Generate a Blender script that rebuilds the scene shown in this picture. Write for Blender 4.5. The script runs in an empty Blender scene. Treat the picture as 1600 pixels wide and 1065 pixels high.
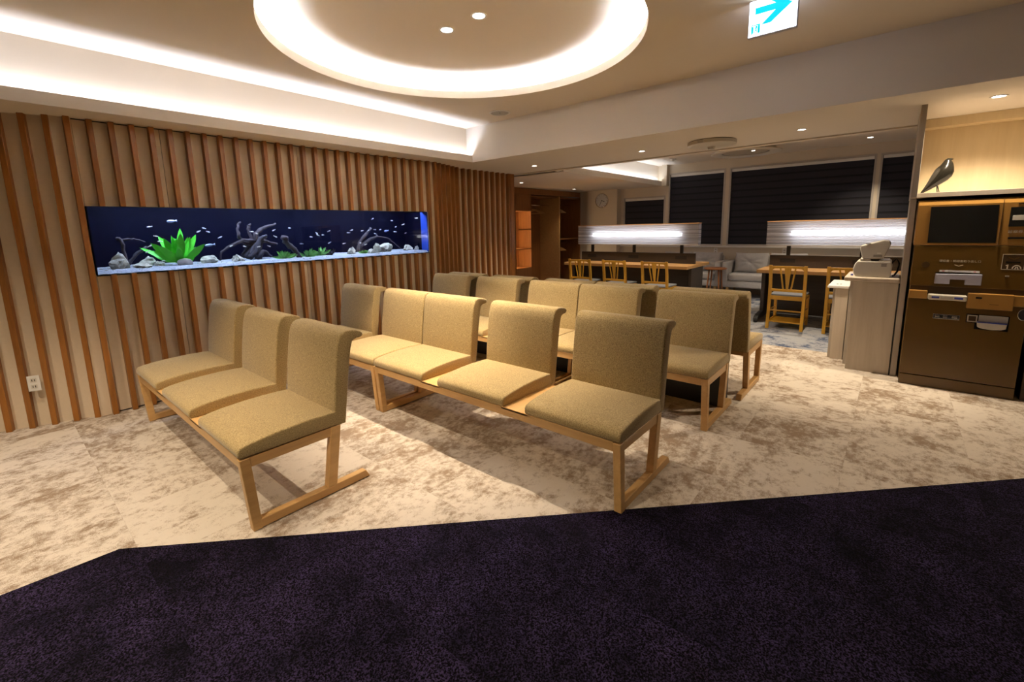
import bpy, bmesh, math, random
from mathutils import Vector, Matrix
random.seed(7)
PI = math.pi
S = bpy.context.scene
COL = S.collection

# ------------------------------------------------------------------ camera
cam_d = bpy.data.cameras.new('camera')
cam_d.sensor_fit = 'HORIZONTAL'
cam_d.sensor_width = 36.0
cam_d.lens = 700.94 / 1600 * 36.0
cam_d.shift_x = 0.00346
cam_d.shift_y = -0.03854
cam_d.clip_start = 0.05
cam = bpy.data.objects.new('camera', cam_d)
COL.objects.link(cam)
RT = Vector((0.649258, -0.760246, -0.022120))
UP = Vector((0.136829, 0.088145, 0.986665))
FW = Vector((0.748159, 0.643627, -0.161252))
cam.matrix_world = Matrix(((RT.x, UP.x, -FW.x, 0), (RT.y, UP.y, -FW.y, 0), (RT.z, UP.z, -FW.z, 1.45), (0, 0, 0, 1)))
S.camera = cam

# ------------------------------------------------------------------ world, exposure
w = bpy.data.worlds.new('world')
S.world = w
w.use_nodes = True
w.node_tree.nodes['Background'].inputs[0].default_value = (0.02, 0.018, 0.016, 1)
w.node_tree.nodes['Background'].inputs[1].default_value = 0.3
S.view_settings.view_transform = 'Standard'
S.view_settings.look = 'None'
S.view_settings.exposure = 1.42
S.view_settings.gamma = 1.0
S.view_settings.use_curve_mapping = False
S.cycles.use_denoising = True
S.cycles.max_bounces = 10
S.cycles.diffuse_bounces = 6
S.cycles.transparent_max_bounces = 24
S.cycles.sample_clamp_indirect = 6.0
S.cycles.caustics_reflective = False
S.cycles.caustics_refractive = False

# lamp levels (room fittings, and downlights added out of view)
E_COVE = 30.0
E_RING = 100.0
E_COVE2 = 14.0
W_DOWN = 74.0
WARM = (1.0, 0.82, 0.60)
COOL = (0.70, 0.79, 1.0)

# ------------------------------------------------------------------ materials
def nodes_of(m):
    m.use_nodes = True
    nt = m.node_tree
    return nt, nt.nodes, nt.links, nt.nodes['Principled BSDF']

MATS = {}
def plain(name, col, rough=0.6, metal=0.0, var=0.05, scale=6.0, bump=0.0, bscale=200.0, spec=0.5, coat=0.0):
    if name in MATS: return MATS[name]
    m = bpy.data.materials.new(name)
    nt, N, L, b = nodes_of(m)
    tc = N.new('ShaderNodeTexCoord')
    n = N.new('ShaderNodeTexNoise'); n.inputs['Scale'].default_value = scale; n.inputs['Detail'].default_value = 4
    L.new(tc.outputs['Object'], n.inputs['Vector'])
    mx = N.new('ShaderNodeMix'); mx.data_type = 'RGBA'
    mx.inputs[6].default_value = tuple(c * (1 - var) for c in col) + (1,)
    mx.inputs[7].default_value = tuple(min(1, c * (1 + var)) for c in col) + (1,)
    L.new(n.outputs['Fac'], mx.inputs[0]); L.new(mx.outputs[2], b.inputs['Base Color'])
    b.inputs['Roughness'].default_value = rough
    b.inputs['Metallic'].default_value = metal
    b.inputs['Specular IOR Level'].default_value = spec
    b.inputs['Coat Weight'].default_value = coat
    if bump:
        n2 = N.new('ShaderNodeTexNoise'); n2.inputs['Scale'].default_value = bscale; n2.inputs['Detail'].default_value = 2
        L.new(tc.outputs['Object'], n2.inputs['Vector'])
        bp = N.new('ShaderNodeBump'); bp.inputs['Strength'].default_value = bump; bp.inputs['Distance'].default_value = 0.004
        L.new(n2.outputs['Fac'], bp.inputs['Height']); L.new(bp.outputs['Normal'], b.inputs['Normal'])
    MATS[name] = m
    return m

def wood(name, c1, c2, rough=0.45, axis=2, scale=14.0, rand=True):
    m = bpy.data.materials.new(name)
    nt, N, L, b = nodes_of(m)
    tc = N.new('ShaderNodeTexCoord'); mp = N.new('ShaderNodeMapping')
    sc = [scale, scale, scale]; sc[axis] = scale * 0.07
    mp.inputs['Scale'].default_value = sc
    L.new(tc.outputs['Object'], mp.inputs['Vector'])
    n = N.new('ShaderNodeTexNoise'); n.noise_dimensions = '4D'
    n.inputs['Scale'].default_value = 2.0; n.inputs['Detail'].default_value = 8; n.inputs['Roughness'].default_value = 0.65
    n.inputs['Distortion'].default_value = 0.6
    L.new(mp.outputs['Vector'], n.inputs['Vector'])
    oi = N.new('ShaderNodeObjectInfo')
    mu = N.new('ShaderNodeMath'); mu.operation = 'MULTIPLY'; mu.inputs[1].default_value = 37.0
    L.new(oi.outputs['Random'], mu.inputs[0]); L.new(mu.outputs[0], n.inputs['W'])
    r = N.new('ShaderNodeValToRGB')
    r.color_ramp.elements[0].position = 0.32; r.color_ramp.elements[0].color = c1 + (1,)
    r.color_ramp.elements[1].position = 0.68; r.color_ramp.elements[1].color = c2 + (1,)
    L.new(n.outputs['Fac'], r.inputs['Fac'])
    hs = N.new('ShaderNodeHueSaturation')
    if rand:
        mr = N.new('ShaderNodeMapRange'); mr.inputs['To Min'].default_value = 0.88; mr.inputs['To Max'].default_value = 1.12
        L.new(oi.outputs['Random'], mr.inputs['Value']); L.new(mr.outputs[0], hs.inputs['Value'])
    L.new(r.outputs['Color'], hs.inputs['Color']); L.new(hs.outputs['Color'], b.inputs['Base Color'])
    b.inputs['Roughness'].default_value = rough
    bp = N.new('ShaderNodeBump'); bp.inputs['Strength'].default_value = 0.08; bp.inputs['Distance'].default_value = 0.002
    L.new(n.outputs['Fac'], bp.inputs['Height']); L.new(bp.outputs['Normal'], b.inputs['Normal'])
    return m

def fabric(name, c1, c2, scale=260.0):
    m = bpy.data.materials.new(name)
    nt, N, L, b = nodes_of(m)
    tc = N.new('ShaderNodeTexCoord')
    n = N.new('ShaderNodeTexNoise'); n.inputs['Scale'].default_value = scale; n.inputs['Detail'].default_value = 3; n.inputs['Roughness'].default_value = 0.7
    L.new(tc.outputs['Object'], n.inputs['Vector'])
    r = N.new('ShaderNodeValToRGB')
    r.color_ramp.elements[0].position = 0.35; r.color_ramp.elements[0].color = c1 + (1,)
    r.color_ramp.elements[1].position = 0.65; r.color_ramp.elements[1].color = c2 + (1,)
    L.new(n.outputs['Fac'], r.inputs['Fac']); L.new(r.outputs['Color'], b.inputs['Base Color'])
    b.inputs['Roughness'].default_value = 0.92
    b.inputs['Specular IOR Level'].default_value = 0.15
    b.inputs['Sheen Weight'].default_value = 0.25
    b.inputs['Sheen Roughness'].default_value = 0.5
    bp = N.new('ShaderNodeBump'); bp.inputs['Strength'].default_value = 0.35; bp.inputs['Distance'].default_value = 0.003
    L.new(n.outputs['Fac'], bp.inputs['Height']); L.new(bp.outputs['Normal'], b.inputs['Normal'])
    return m

def carpet(name, dark, light, lo, hi, sc, fine, per_tile=True, sat_noise=0.35, stretch=(1.0, 1.9, 1.0)):
    m = bpy.data.materials.new(name)
    nt, N, L, b = nodes_of(m)
    tc = N.new('ShaderNodeTexCoord'); mp = N.new('ShaderNodeMapping'); mp.inputs['Scale'].default_value = stretch
    L.new(tc.outputs['Object'], mp.inputs['Vector'])
    n = N.new('ShaderNodeTexNoise'); n.noise_dimensions = '4D'
    n.inputs['Scale'].default_value = sc; n.inputs['Detail'].default_value = 9; n.inputs['Roughness'].default_value = 0.78
    L.new(mp.outputs['Vector'], n.inputs['Vector'])
    add = n.outputs['Fac']
    if per_tile:
        oi = N.new('ShaderNodeObjectInfo')
        mu = N.new('ShaderNodeMath'); mu.operation = 'MULTIPLY'; mu.inputs[1].default_value = 53.0
        L.new(oi.outputs['Random'], mu.inputs[0]); L.new(mu.outputs[0], n.inputs['W'])
        mr = N.new('ShaderNodeMapRange'); mr.inputs['To Min'].default_value = -0.045; mr.inputs['To Max'].default_value = 0.045
        L.new(oi.outputs['Random'], mr.inputs['Value'])
        ad = N.new('ShaderNodeMath'); ad.operation = 'ADD'
        L.new(n.outputs['Fac'], ad.inputs[0]); L.new(mr.outputs[0], ad.inputs[1]); add = ad.outputs[0]
    n3 = N.new('ShaderNodeTexNoise'); n3.noise_dimensions = '4D'; n3.inputs['Scale'].default_value = sc * 5.5; n3.inputs['Detail'].default_value = 6; n3.inputs['Roughness'].default_value = 0.7
    L.new(mp.outputs['Vector'], n3.inputs['Vector'])
    if per_tile: L.new(mu.outputs[0], n3.inputs['W'])
    mid = N.new('ShaderNodeMath'); mid.operation = 'MULTIPLY_ADD'; mid.inputs[1].default_value = 0.55; mid.inputs[2].default_value = -0.275
    L.new(n3.outputs['Fac'], mid.inputs[0])
    ad3 = N.new('ShaderNodeMath'); ad3.operation = 'ADD'
    L.new(add, ad3.inputs[0]); L.new(mid.outputs[0], ad3.inputs[1]); add = ad3.outputs[0]
    n2 = N.new('ShaderNodeTexNoise'); n2.inputs['Scale'].default_value = fine; n2.inputs['Detail'].default_value = 3
    L.new(tc.outputs['Object'], n2.inputs['Vector'])
    mm = N.new('ShaderNodeMath'); mm.operation = 'MULTIPLY_ADD'; mm.inputs[1].default_value = sat_noise; mm.inputs[2].default_value = -0.5 * sat_noise
    L.new(n2.outputs['Fac'], mm.inputs[0])
    a2 = N.new('ShaderNodeMath'); a2.operation = 'ADD'
    L.new(add, a2.inputs[0]); L.new(mm.outputs[0], a2.inputs[1])
    r = N.new('ShaderNodeValToRGB')
    r.color_ramp.elements[0].position = lo; r.color_ramp.elements[0].color = dark + (1,)
    r.color_ramp.elements[1].position = hi; r.color_ramp.elements[1].color = light + (1,)
    L.new(a2.outputs[0], r.inputs['Fac']); L.new(r.outputs['Color'], b.inputs['Base Color'])
    b.inputs['Roughness'].default_value = 0.95
    b.inputs['Specular IOR Level'].default_value = 0.1
    bp = N.new('ShaderNodeBump'); bp.inputs['Strength'].default_value = 0.5; bp.inputs['Distance'].default_value = 0.004
    L.new(n2.outputs['Fac'], bp.inputs['Height']); L.new(bp.outputs['Normal'], b.inputs['Normal'])
    return m

def speckle(name):
    m = bpy.data.materials.new(name)
    nt, N, L, b = nodes_of(m)
    tc = N.new('ShaderNodeTexCoord'); oi = N.new('ShaderNodeObjectInfo')
    mu = N.new('ShaderNodeMath'); mu.operation = 'MULTIPLY'; mu.inputs[1].default_value = 41.0; L.new(oi.outputs['Random'], mu.inputs[0])
    def noise(sc, det, rough, lo, hi, w=False):
        n = N.new('ShaderNodeTexNoise'); n.noise_dimensions = '4D'; n.inputs['Scale'].default_value = sc; n.inputs['Detail'].default_value = det; n.inputs['Roughness'].default_value = rough
        L.new(tc.outputs['Object'], n.inputs['Vector'])
        if w: L.new(mu.outputs[0], n.inputs['W'])
        r = N.new('ShaderNodeMapRange'); r.inputs['From Min'].default_value = lo; r.inputs['From Max'].default_value = hi
        L.new(n.outputs['Fac'], r.inputs['Value']); return n, r
    n1, big = noise(3.4, 8, 0.74, 0.38, 0.62, True)
    big.inputs['To Min'].default_value = 0.12
    n2, fine = noise(180.0, 2, 0.5, 0.44, 0.64)
    f = N.new('ShaderNodeMath'); f.operation = 'MULTIPLY'; L.new(big.outputs[0], f.inputs[0]); L.new(fine.outputs[0], f.inputs[1])
    mx = N.new('ShaderNodeMix'); mx.data_type = 'RGBA'
    mx.inputs[6].default_value = (0.0022, 0.0020, 0.0026, 1); mx.inputs[7].default_value = (0.046, 0.031, 0.076, 1)
    L.new(f.outputs[0], mx.inputs[0]); L.new(mx.outputs[2], b.inputs['Base Color'])
    b.inputs['Roughness'].default_value = 0.95; b.inputs['Specular IOR Level'].default_value = 0.05
    bp = N.new('ShaderNodeBump'); bp.inputs['Strength'].default_value = 0.5; bp.inputs['Distance'].default_value = 0.004
    L.new(n2.outputs['Fac'], bp.inputs['Height']); L.new(bp.outputs['Normal'], b.inputs['Normal'])
    return m

def glow(name, col, strength):
    m = bpy.data.materials.new(name)
    nt, N, L, b = nodes_of(m)
    b.inputs['Base Color'].default_value = col + (1,)
    b.inputs['Emission Color'].default_value = col + (1,)
    b.inputs['Emission Strength'].default_value = strength
    return m

def pane(name, tint=(1, 1, 1), gloss_rough=0.0, k=1.0):
    m = bpy.data.materials.new(name)
    m.use_nodes = True
    nt = m.node_tree; N = nt.nodes; L = nt.links
    N.clear()
    o = N.new('ShaderNodeOutputMaterial'); t = N.new('ShaderNodeBsdfTransparent'); g = N.new('ShaderNodeBsdfGlossy')
    t.inputs['Color'].default_value = tint + (1,); g.inputs['Roughness'].default_value = gloss_rough
    f = N.new('ShaderNodeFresnel'); f.inputs['IOR'].default_value = 1.45
    mu = N.new('ShaderNodeMath'); mu.operation = 'MULTIPLY'; mu.inputs[1].default_value = k
    mx = N.new('ShaderNodeMixShader')
    L.new(f.outputs[0], mu.inputs[0]); L.new(mu.outputs[0], mx.inputs[0])
    L.new(t.outputs[0], mx.inputs[1]); L.new(g.outputs[0], mx.inputs[2]); L.new(mx.outputs[0], o.inputs[0])
    return m

M_ceil = plain('ceiling_paint', (0.74, 0.66, 0.555), 0.9, var=0.015, scale=3, bump=0.04, bscale=300, spec=0.2)
M_beam = plain('beam_paint', (0.72, 0.66, 0.58), 0.9, var=0.015, scale=3, bump=0.05, bscale=350, spec=0.2)
M_wall = plain('wall_paint', (0.62, 0.54, 0.42), 0.88, var=0.02, scale=4, spec=0.2)
M_wall_dark = plain('wall_far_paint', (0.42, 0.36, 0.28), 0.85, var=0.1, scale=2)
M_cream = plain('cream_panel_paper', (0.72, 0.60, 0.44), 0.85, var=0.05, scale=40, bump=0.06, bscale=160, spec=0.2)
M_black = plain('black_gap', (0.012, 0.010, 0.009), 0.7)
M_slat = wood('slat_wood', (0.23, 0.084, 0.011), (0.345, 0.135, 0.021), 0.42, 2, 20)
M_brownw = wood('brown_wood', (0.23, 0.090, 0.022), (0.33, 0.14, 0.04), 0.45, 2, 12)
M_oak = wood('light_oak', (0.54, 0.31, 0.11), (0.66, 0.40, 0.155), 0.4, 0, 14)
M_oak_y = wood('light_oak_long', (0.54, 0.31, 0.11), (0.66, 0.40, 0.155), 0.4, 1, 14)
M_chair = wood('honey_wood', (0.62, 0.325, 0.024), (0.72, 0.40, 0.04), 0.4, 2, 12)
M_desk = wood('desk_wood', (0.52, 0.29, 0.10), (0.62, 0.37, 0.15), 0.35, 1, 12)
M_darkw = wood('dark_wood', (0.030, 0.022, 0.017), (0.052, 0.038, 0.028), 0.45, 1, 10)
M_pale = wood('pale_wood', (0.50, 0.42, 0.32), (0.60, 0.52, 0.41), 0.5, 2, 10)
M_maple = wood('maple_panel', (0.60, 0.47, 0.28), (0.68, 0.55, 0.34), 0.5, 2, 7)
M_grey_edge = wood('grey_wood_edge', (0.40, 0.345, 0.28), (0.48, 0.42, 0.345), 0.5, 2, 10)
M_fab = fabric('olive_tan_fabric', (0.235, 0.162, 0.066), (0.53, 0.395, 0.180), 170.0)
M_sofa = fabric('grey_sofa_fabric', (0.44, 0.43, 0.425), (0.55, 0.54, 0.53), 120.0)
M_beige = carpet('beige_carpet', (0.28, 0.205, 0.14), (0.62, 0.55, 0.46), 0.40, 0.55, 3.6, 260.0, True, 0.35, (1.0, 1.25, 1.0))
M_dark = speckle('purple_black_carpet')
M_grey = carpet('grey_blue_carpet', (0.045, 0.07, 0.14), (0.34, 0.35, 0.37), 0.40, 0.50, 1.7, 160.0, False, 0.3, (1, 1, 1))
M_metal_black = plain('black_metal', (0.02, 0.02, 0.02), 0.4, 0.3)
M_white = plain('white_plastic', (0.72, 0.70, 0.66), 0.45)
M_device = plain('device_grey_plastic', (0.47, 0.44, 0.385), 0.5)
M_chrome = plain('chrome', (0.75, 0.74, 0.72), 0.18, 1.0, 0.02)
M_mach = plain('machine_bronze', (0.105, 0.053, 0.006), 0.32, 0.0, 0.03, coat=0.15)
M_mach_lt = plain('machine_gold', (0.36, 0.185, 0.04), 0.34, 0.0, 0.03, coat=0.15)
M_mach_dk = plain('machine_dark_bronze', (0.050, 0.023, 0.006), 0.4, 0.0, 0.03)
M_screen = plain('screen_black', (0.012, 0.012, 0.011), 0.12)
M_ivory = plain('ivory_plastic', (0.60, 0.56, 0.48), 0.4)
M_lilac = plain('lilac_plastic', (0.42, 0.41, 0.50), 0.35)
M_blue_ink = plain('blue_plastic', (0.06, 0.08, 0.36), 0.35)
M_print = plain('white_print', (0.62, 0.56, 0.46), 0.6)
M_bird = plain('black_lacquer', (0.009, 0.008, 0.006), 0.13, 0.0, 0.1, spec=0.4)
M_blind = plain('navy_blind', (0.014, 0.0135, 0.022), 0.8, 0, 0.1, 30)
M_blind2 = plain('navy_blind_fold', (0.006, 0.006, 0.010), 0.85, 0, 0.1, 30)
M_alu = plain('window_alu', (0.45, 0.41, 0.36), 0.45, 0.2)
M_night = plain('night_glass', (0.01, 0.011, 0.016), 0.08)
M_seatpad = plain('blue_grey_pad', (0.24, 0.26, 0.29), 0.6)
M_table = wood('red_brown_wood', (0.28, 0.10, 0.03), (0.36, 0.145, 0.05), 0.4, 0, 12)
M_paper = plain('paper_white', (0.72, 0.70, 0.68), 0.8)
M_led = glow('led_cove', COOL, E_COVE)
M_led_ring = glow('led_ring', (0.74, 0.82, 1.0), E_RING)
M_led2 = glow('led_cove_far', (0.80, 0.87, 1.0), E_COVE2)
M_lens = glow('downlight_lens', (1.0, 0.9, 0.78), 5.0)
M_glass = pane('tank_glass', (0.97, 0.985, 0.99), 0.0, 0.6)
M_water = pane('tank_water', (0.95, 0.97, 0.995), 0.0, 0.0)

# ------------------------------------------------------------------ mesh helpers
class MB:
    def __init__(s): s.v = []; s.f = []
    def add(s, vs, fs):
        o = len(s.v); s.v += [tuple(x) for x in vs]; s.f += [tuple(i + o for i in f) for f in fs]; return s
    def box(s, x0, x1, y0, y1, z0, z1):
        if x0 > x1: x0, x1 = x1, x0
        if y0 > y1: y0, y1 = y1, y0
        if z0 > z1: z0, z1 = z1, z0
        return s.add([(x0, y0, z0), (x1, y0, z0), (x1, y1, z0), (x0, y1, z0), (x0, y0, z1), (x1, y0, z1), (x1, y1, z1), (x0, y1, z1)],
                     [(0, 3, 2, 1), (4, 5, 6, 7), (0, 1, 5, 4), (1, 2, 6, 5), (2, 3, 7, 6), (3, 0, 4, 7)])
    def hexa(s, p):   # 8 points: bottom loop, top loop
        return s.add(p, [(0, 3, 2, 1), (4, 5, 6, 7), (0, 1, 5, 4), (1, 2, 6, 5), (2, 3, 7, 6), (3, 0, 4, 7)])
    def prism(s, poly, a0, a1, plane='xz'):
        n = len(poly)
        def P(u, v, a):
            return (u, a, v) if plane == 'xz' else ((a, u, v) if plane == 'yz' else (u, v, a))
        vs = [P(u, v, a0) for u, v in poly] + [P(u, v, a1) for u, v in poly]
        fs = [tuple(range(n))[::-1], tuple(range(n, 2 * n))] + [(i, (i + 1) % n, n + (i + 1) % n, n + i) for i in range(n)]
        return s.add(vs, fs)
    def loft(s, rings, cap=True):
        n = len(rings[0]); vs = [p for r in rings for p in r]; fs = []
        for k in range(len(rings) - 1):
            for i in range(n):
                j = (i + 1) % n
                fs.append((k * n + i, k * n + j, (k + 1) * n + j, (k + 1) * n + i))
        if cap: fs += [tuple(range(n))[::-1], tuple(range((len(rings) - 1) * n, len(rings) * n))]
        return s.add(vs, fs)
    def tube(s, pts, rads, n=8):
        pts = [Vector(p) for p in pts]
        if not hasattr(rads, '__len__'): rads = [rads] * len(pts)
        rings = []; u = None
        for i, p in enumerate(pts):
            d = (pts[min(i + 1, len(pts) - 1)] - pts[max(i - 1, 0)]).normalized()
            if u is None:
                u = d.orthogonal().normalized()
            u = (u - d * u.dot(d)).normalized(); v = d.cross(u)
            rings.append([p + (u * math.cos(2 * PI * k / n) + v * math.sin(2 * PI * k / n)) * rads[i] for k in range(n)])
        return s.loft(rings)
    def lathe(s, prof, c=(0, 0, 0), n=32):
        rings = [[(c[0] + r * math.cos(2 * PI * k / n), c[1] + r * math.sin(2 * PI * k / n), c[2] + z) for k in range(n)] for r, z in prof]
        return s.loft(rings, cap=(prof[0] != prof[-1]))
    def mesh(s, name, bevel=0.0, seg=2, smooth=False):
        me = bpy.data.meshes.new(name)
        me.from_pydata(s.v, [], s.f)
        bm = bmesh.new(); bm.from_mesh(me)
        bmesh.ops.recalc_face_normals(bm, faces=bm.faces)
        if bevel:
            es = [e for e in bm.edges if len(e.link_faces) == 2 and e.calc_face_angle(0) > 0.5]
            bmesh.ops.bevel(bm, geom=es, offset=bevel, segments=seg, profile=0.5, affect='EDGES', clamp_overlap=True)
        bm.to_mesh(me); bm.free()
        if smooth:
            me.polygons.foreach_set('use_smooth', [True] * len(me.polygons))
        return me

def link(name, me, mat, parent=None, loc=None, rotz=0.0):
    o = bpy.data.objects.new(name, me)
    COL.objects.link(o)
    if mat is not None and not me.materials: me.materials.append(mat)
    if parent is not None: o.parent = parent
    if loc is not None: o.location = loc
    if rotz: o.rotation_euler = (0, 0, rotz)
    return o
def part(name, mb, mat, parent=None, bevel=0.0, seg=2, smooth=False, loc=None, rotz=0.0):
    return link(name, mb.mesh(name, bevel, seg, smooth), mat, parent, loc, rotz)
def tag(o, label, cat, group=None):
    o['label'] = label; o['category'] = cat
    if group: o['group'] = group
    return o
def thing(name, label, cat, loc=(0, 0, 0), rotz=0.0, group=None):
    o = bpy.data.objects.new(name, None); COL.objects.link(o)
    o.empty_display_size = 0.1
    o.location = loc; o.rotation_euler = (0, 0, rotz)
    return tag(o, label, cat, group)
def struct(o, label=None):
    o['kind'] = 'structure'
    if label: o['label'] = label
    return o
def dup(root, loc, rotz, label):
    r = root.copy(); COL.objects.link(r); r.location = loc; r.rotation_euler = (0, 0, rotz); r['label'] = label
    for ch in list(root.children):
        c = ch.copy(); COL.objects.link(c); c.parent = r
        for g in ch.children:
            d = g.copy(); COL.objects.link(d); d.parent = c
    return r
def spot(name, loc, watts, angle, blend, color, parent=None, target=None, radius=0.03):
    ld = bpy.data.lights.new(name, 'SPOT'); ld.energy = watts; ld.spot_size = math.radians(angle); ld.spot_blend = blend
    ld.color = color; ld.shadow_soft_size = radius
    o = bpy.data.objects.new(name, ld); COL.objects.link(o); o.location = loc
    if parent is not None: o.parent = parent
    if target is not None:
        o.rotation_euler = (Vector(target) - Vector(loc)).to_track_quat('-Z', 'Y').to_euler()
    return o

# ================================================================== FLOOR
floor = struct(part('floor', MB().box(-3.6, 10.6, -3.7, 6.95, -0.12, -0.006), M_black))
def clip(poly, a, b, c):          # keep a*x + b*y + c >= 0
    out = []
    for i in range(len(poly)):
        p, q = poly[i], poly[(i + 1) % len(poly)]
        dp = a * p[0] + b * p[1] + c; dq = a * q[0] + b * q[1] + c
        if dp >= 0: out.append(p)
        if (dp >= 0) != (dq >= 0):
            t = dp / (dp - dq); out.append((p[0] + t * (q[0] - p[0]), p[1] + t * (q[1] - p[1])))
    return out
def area(p):
    return abs(sum(p[i][0] * p[(i + 1) % len(p)][1] - p[(i + 1) % len(p)][0] * p[i][1] for i in range(len(p)))) / 2 if len(p) > 2 else 0
K1 = (0.0827, 1.0, -2.646 - 0.0827 * 0.232)      # >= 0 above line 1
K2 = (0.9767, 1.0, -2.646 - 0.9767 * 0.232)      # >= 0 above line 2
neg = lambda k: tuple(-c for c in k)
PT = 0.577
bd = {}
full_mesh = {}
def tile(name, polys, cx, cy, mat, h, rz):
    polys = [p for p in polys if area(p) > 1e-4]
    if not polys: return
    whole = len(polys) == 1 and abs(area(polys[0]) - (PT - 0.0005) ** 2) < 1e-5
    key = (name,)
    if whole and key in full_mesh: me = full_mesh[key]
    else:
        mb = MB()
        for p in polys: mb.prism([(x - cx, y - cy) for x, y in p], -0.006, h, 'xy')
        me = mb.mesh(name)
        if whole: full_mesh[key] = me
    o = link(name, me, mat, floor, (cx, cy, 0))
    if whole: o.rotation_euler = (0, 0, rz)
g = 0.00025
for i in range(-3, 11):
    for j in range(-5, 10):
        x0 = 0.29 + PT * i; y0 = 0.12 + PT * j
        if y0 > 5.05 or x0 > 6.0: continue
        sq = [(x0 + g, y0 + g), (x0 + PT - g, y0 + g), (x0 + PT - g, y0 + PT - g), (x0 + g, y0 + PT - g)]
        sq = clip(sq, -1, 0, 5.985)
        sq = clip(sq, 0, -1, 5.25)
        if len(sq) < 3: continue
        cx, cy = x0 + PT / 2, y0 + PT / 2
        above1 = clip(sq, *K1)
        if x0 > -1.2:
            if x0 + PT <= 0.232: pl = [above1]
            elif x0 >= 0.232: pl = [clip(sq, *K2)]
            else:
                left = clip(sq, -1, 0, 0.232); right = clip(sq, 1, 0, -0.232)
                pl = [clip(left, *K1), clip(right, *K2)]
            tile('carpet_tile', pl, cx, cy, M_beige, 0.0, random.choice((0, 0, PI / 2, PI)))
        d2 = clip(clip(sq, *neg(K1)), *neg(K2)) if clip(sq, *neg(K1)) else []
        if d2 and -1.3 < x0 < 4.6 and y0 > -2.4:
            tile('dark_carpet_tile', [d2], cx, cy, M_dark, 0.0035, random.choice((0, PI / 2)))
out = MB()
out.prism([(-3.55, -3.65), (5.2, -3.65), (5.2, -2.35), (-3.55, -2.35)], -0.006, 0.0, 'xy')
out.prism([(-3.55, -2.35), (-1.44, -2.35), (-1.44, 2.75), (-3.55, 2.95)], -0.006, 0.0, 'xy')
part('dark_carpet_sheet', out, M_dark, floor)
part('grey_carpet_sheet', MB().box(5.986, 10.55, -3.65, 6.9, -0.006, 0.0), M_grey, floor)
part('beige_carpet_sheet', MB().prism([(-3.55, 2.955), (-1.445, 2.79), (-1.445, 5.9), (-3.55, 6.4)], -0.006, 0.0, 'xy'), M_beige, floor)

# ================================================================== SLATTED WALL
SP = 0.1274; SX = 0.527; SW = 0.035; SF = 4.77; SB = 4.83; ZS = 2.347
TX0, TX1, TZ0, TZ1 = 0.575, 3.948, 1.152, 1.690
core = MB()
core.box(0.45, 4.115, 4.842, 4.862, 0, TZ0 - 0.004).box(0.45, 4.115, 4.842, 4.862, TZ1 + 0.004, ZS)
core.box(0.45, TX0 - 0.004, 4.842, 4.862, TZ0 - 0.004, TZ1 + 0.004).box(TX1 + 0.004, 4.115, 4.842, 4.862, TZ0 - 0.004, TZ1 + 0.004)
wl = struct(part('wall_left', core, M_black))
seams = [TX0, 1.118, 2.279, 3.15, TX1]
def panel(x0, x1, z0, z1):
    part('panel', MB().box(x0 + 0.0022, x1 - 0.0022, SB, 4.842, z0, z1), M_cream, wl)
for a, b in zip(seams[:-1], seams[1:]):
    panel(a, b, 0.012, TZ0 - 0.004); panel(a, b, TZ1 + 0.004, 2.337)
panel(0.45, TX0 + 0.003, 0.0, ZS); panel(TX1 - 0.003, 4.118, 0.0, ZS)
slat_meshes = {}
def slat(x, y, z0, z1, rz=0.0):
    k = (round(z0, 3), round(z1, 3))
    if k not in slat_meshes:
        slat_meshes[k] = MB().box(0, SW, 0, SB - SF, z0, z1).mesh('slat', 0.0015, 1)
    o = link('slat', slat_meshes[k], M_slat, wl, (x, y, 0), rz)
for k in range(0, 29):
    x = SX + SP * k + (0.006 if k >= 27 else 0)
    if x + SW > TX0 + 0.02 and x < TX1 - 0.01:
        slat(x, SF, 0.004, TZ0 - 0.002); slat(x, SF, TZ1 + 0.002, ZS - 0.004)
    else:
        slat(x, SF, 0.004, ZS)
# wall running away at the left
A1 = math.atan2(0.045, 0.1205)
ux, uy = -math.cos(A1), math.sin(A1)
def slant_panel(p, q, off0, off1, z0, z1, mat, name):
    d = (Vector(q) - Vector(p)).normalized(); nrm = Vector((-d.y, d.x)) if (-d.y * 0 + d.x) > 0 else Vector((d.y, -d.x))
    a = [Vector(p) + nrm * off0, Vector(q) + nrm * off0, Vector(q) + nrm * off1, Vector(p) + nrm * off1]
    part(name, MB().hexa([(v.x, v.y, z0) for v in a] + [(v.x, v.y, z1) for v in a]), mat, wl)
P0 = (0.53, 4.772); P1 = (0.53 + ux * 2.9, 4.772 + uy * 2.9)
slant_panel(P1, P0, 0.058, 0.072, 0, ZS, M_cream, 'panel')
for m in range(1, 20):
    fx, fy = 0.571 - 0.1205 * m, 4.768 + 0.045 * m
    slat(fx - SW * math.cos(A1), fy + SW * math.sin(A1), 0.0, ZS, -A1)
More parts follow.
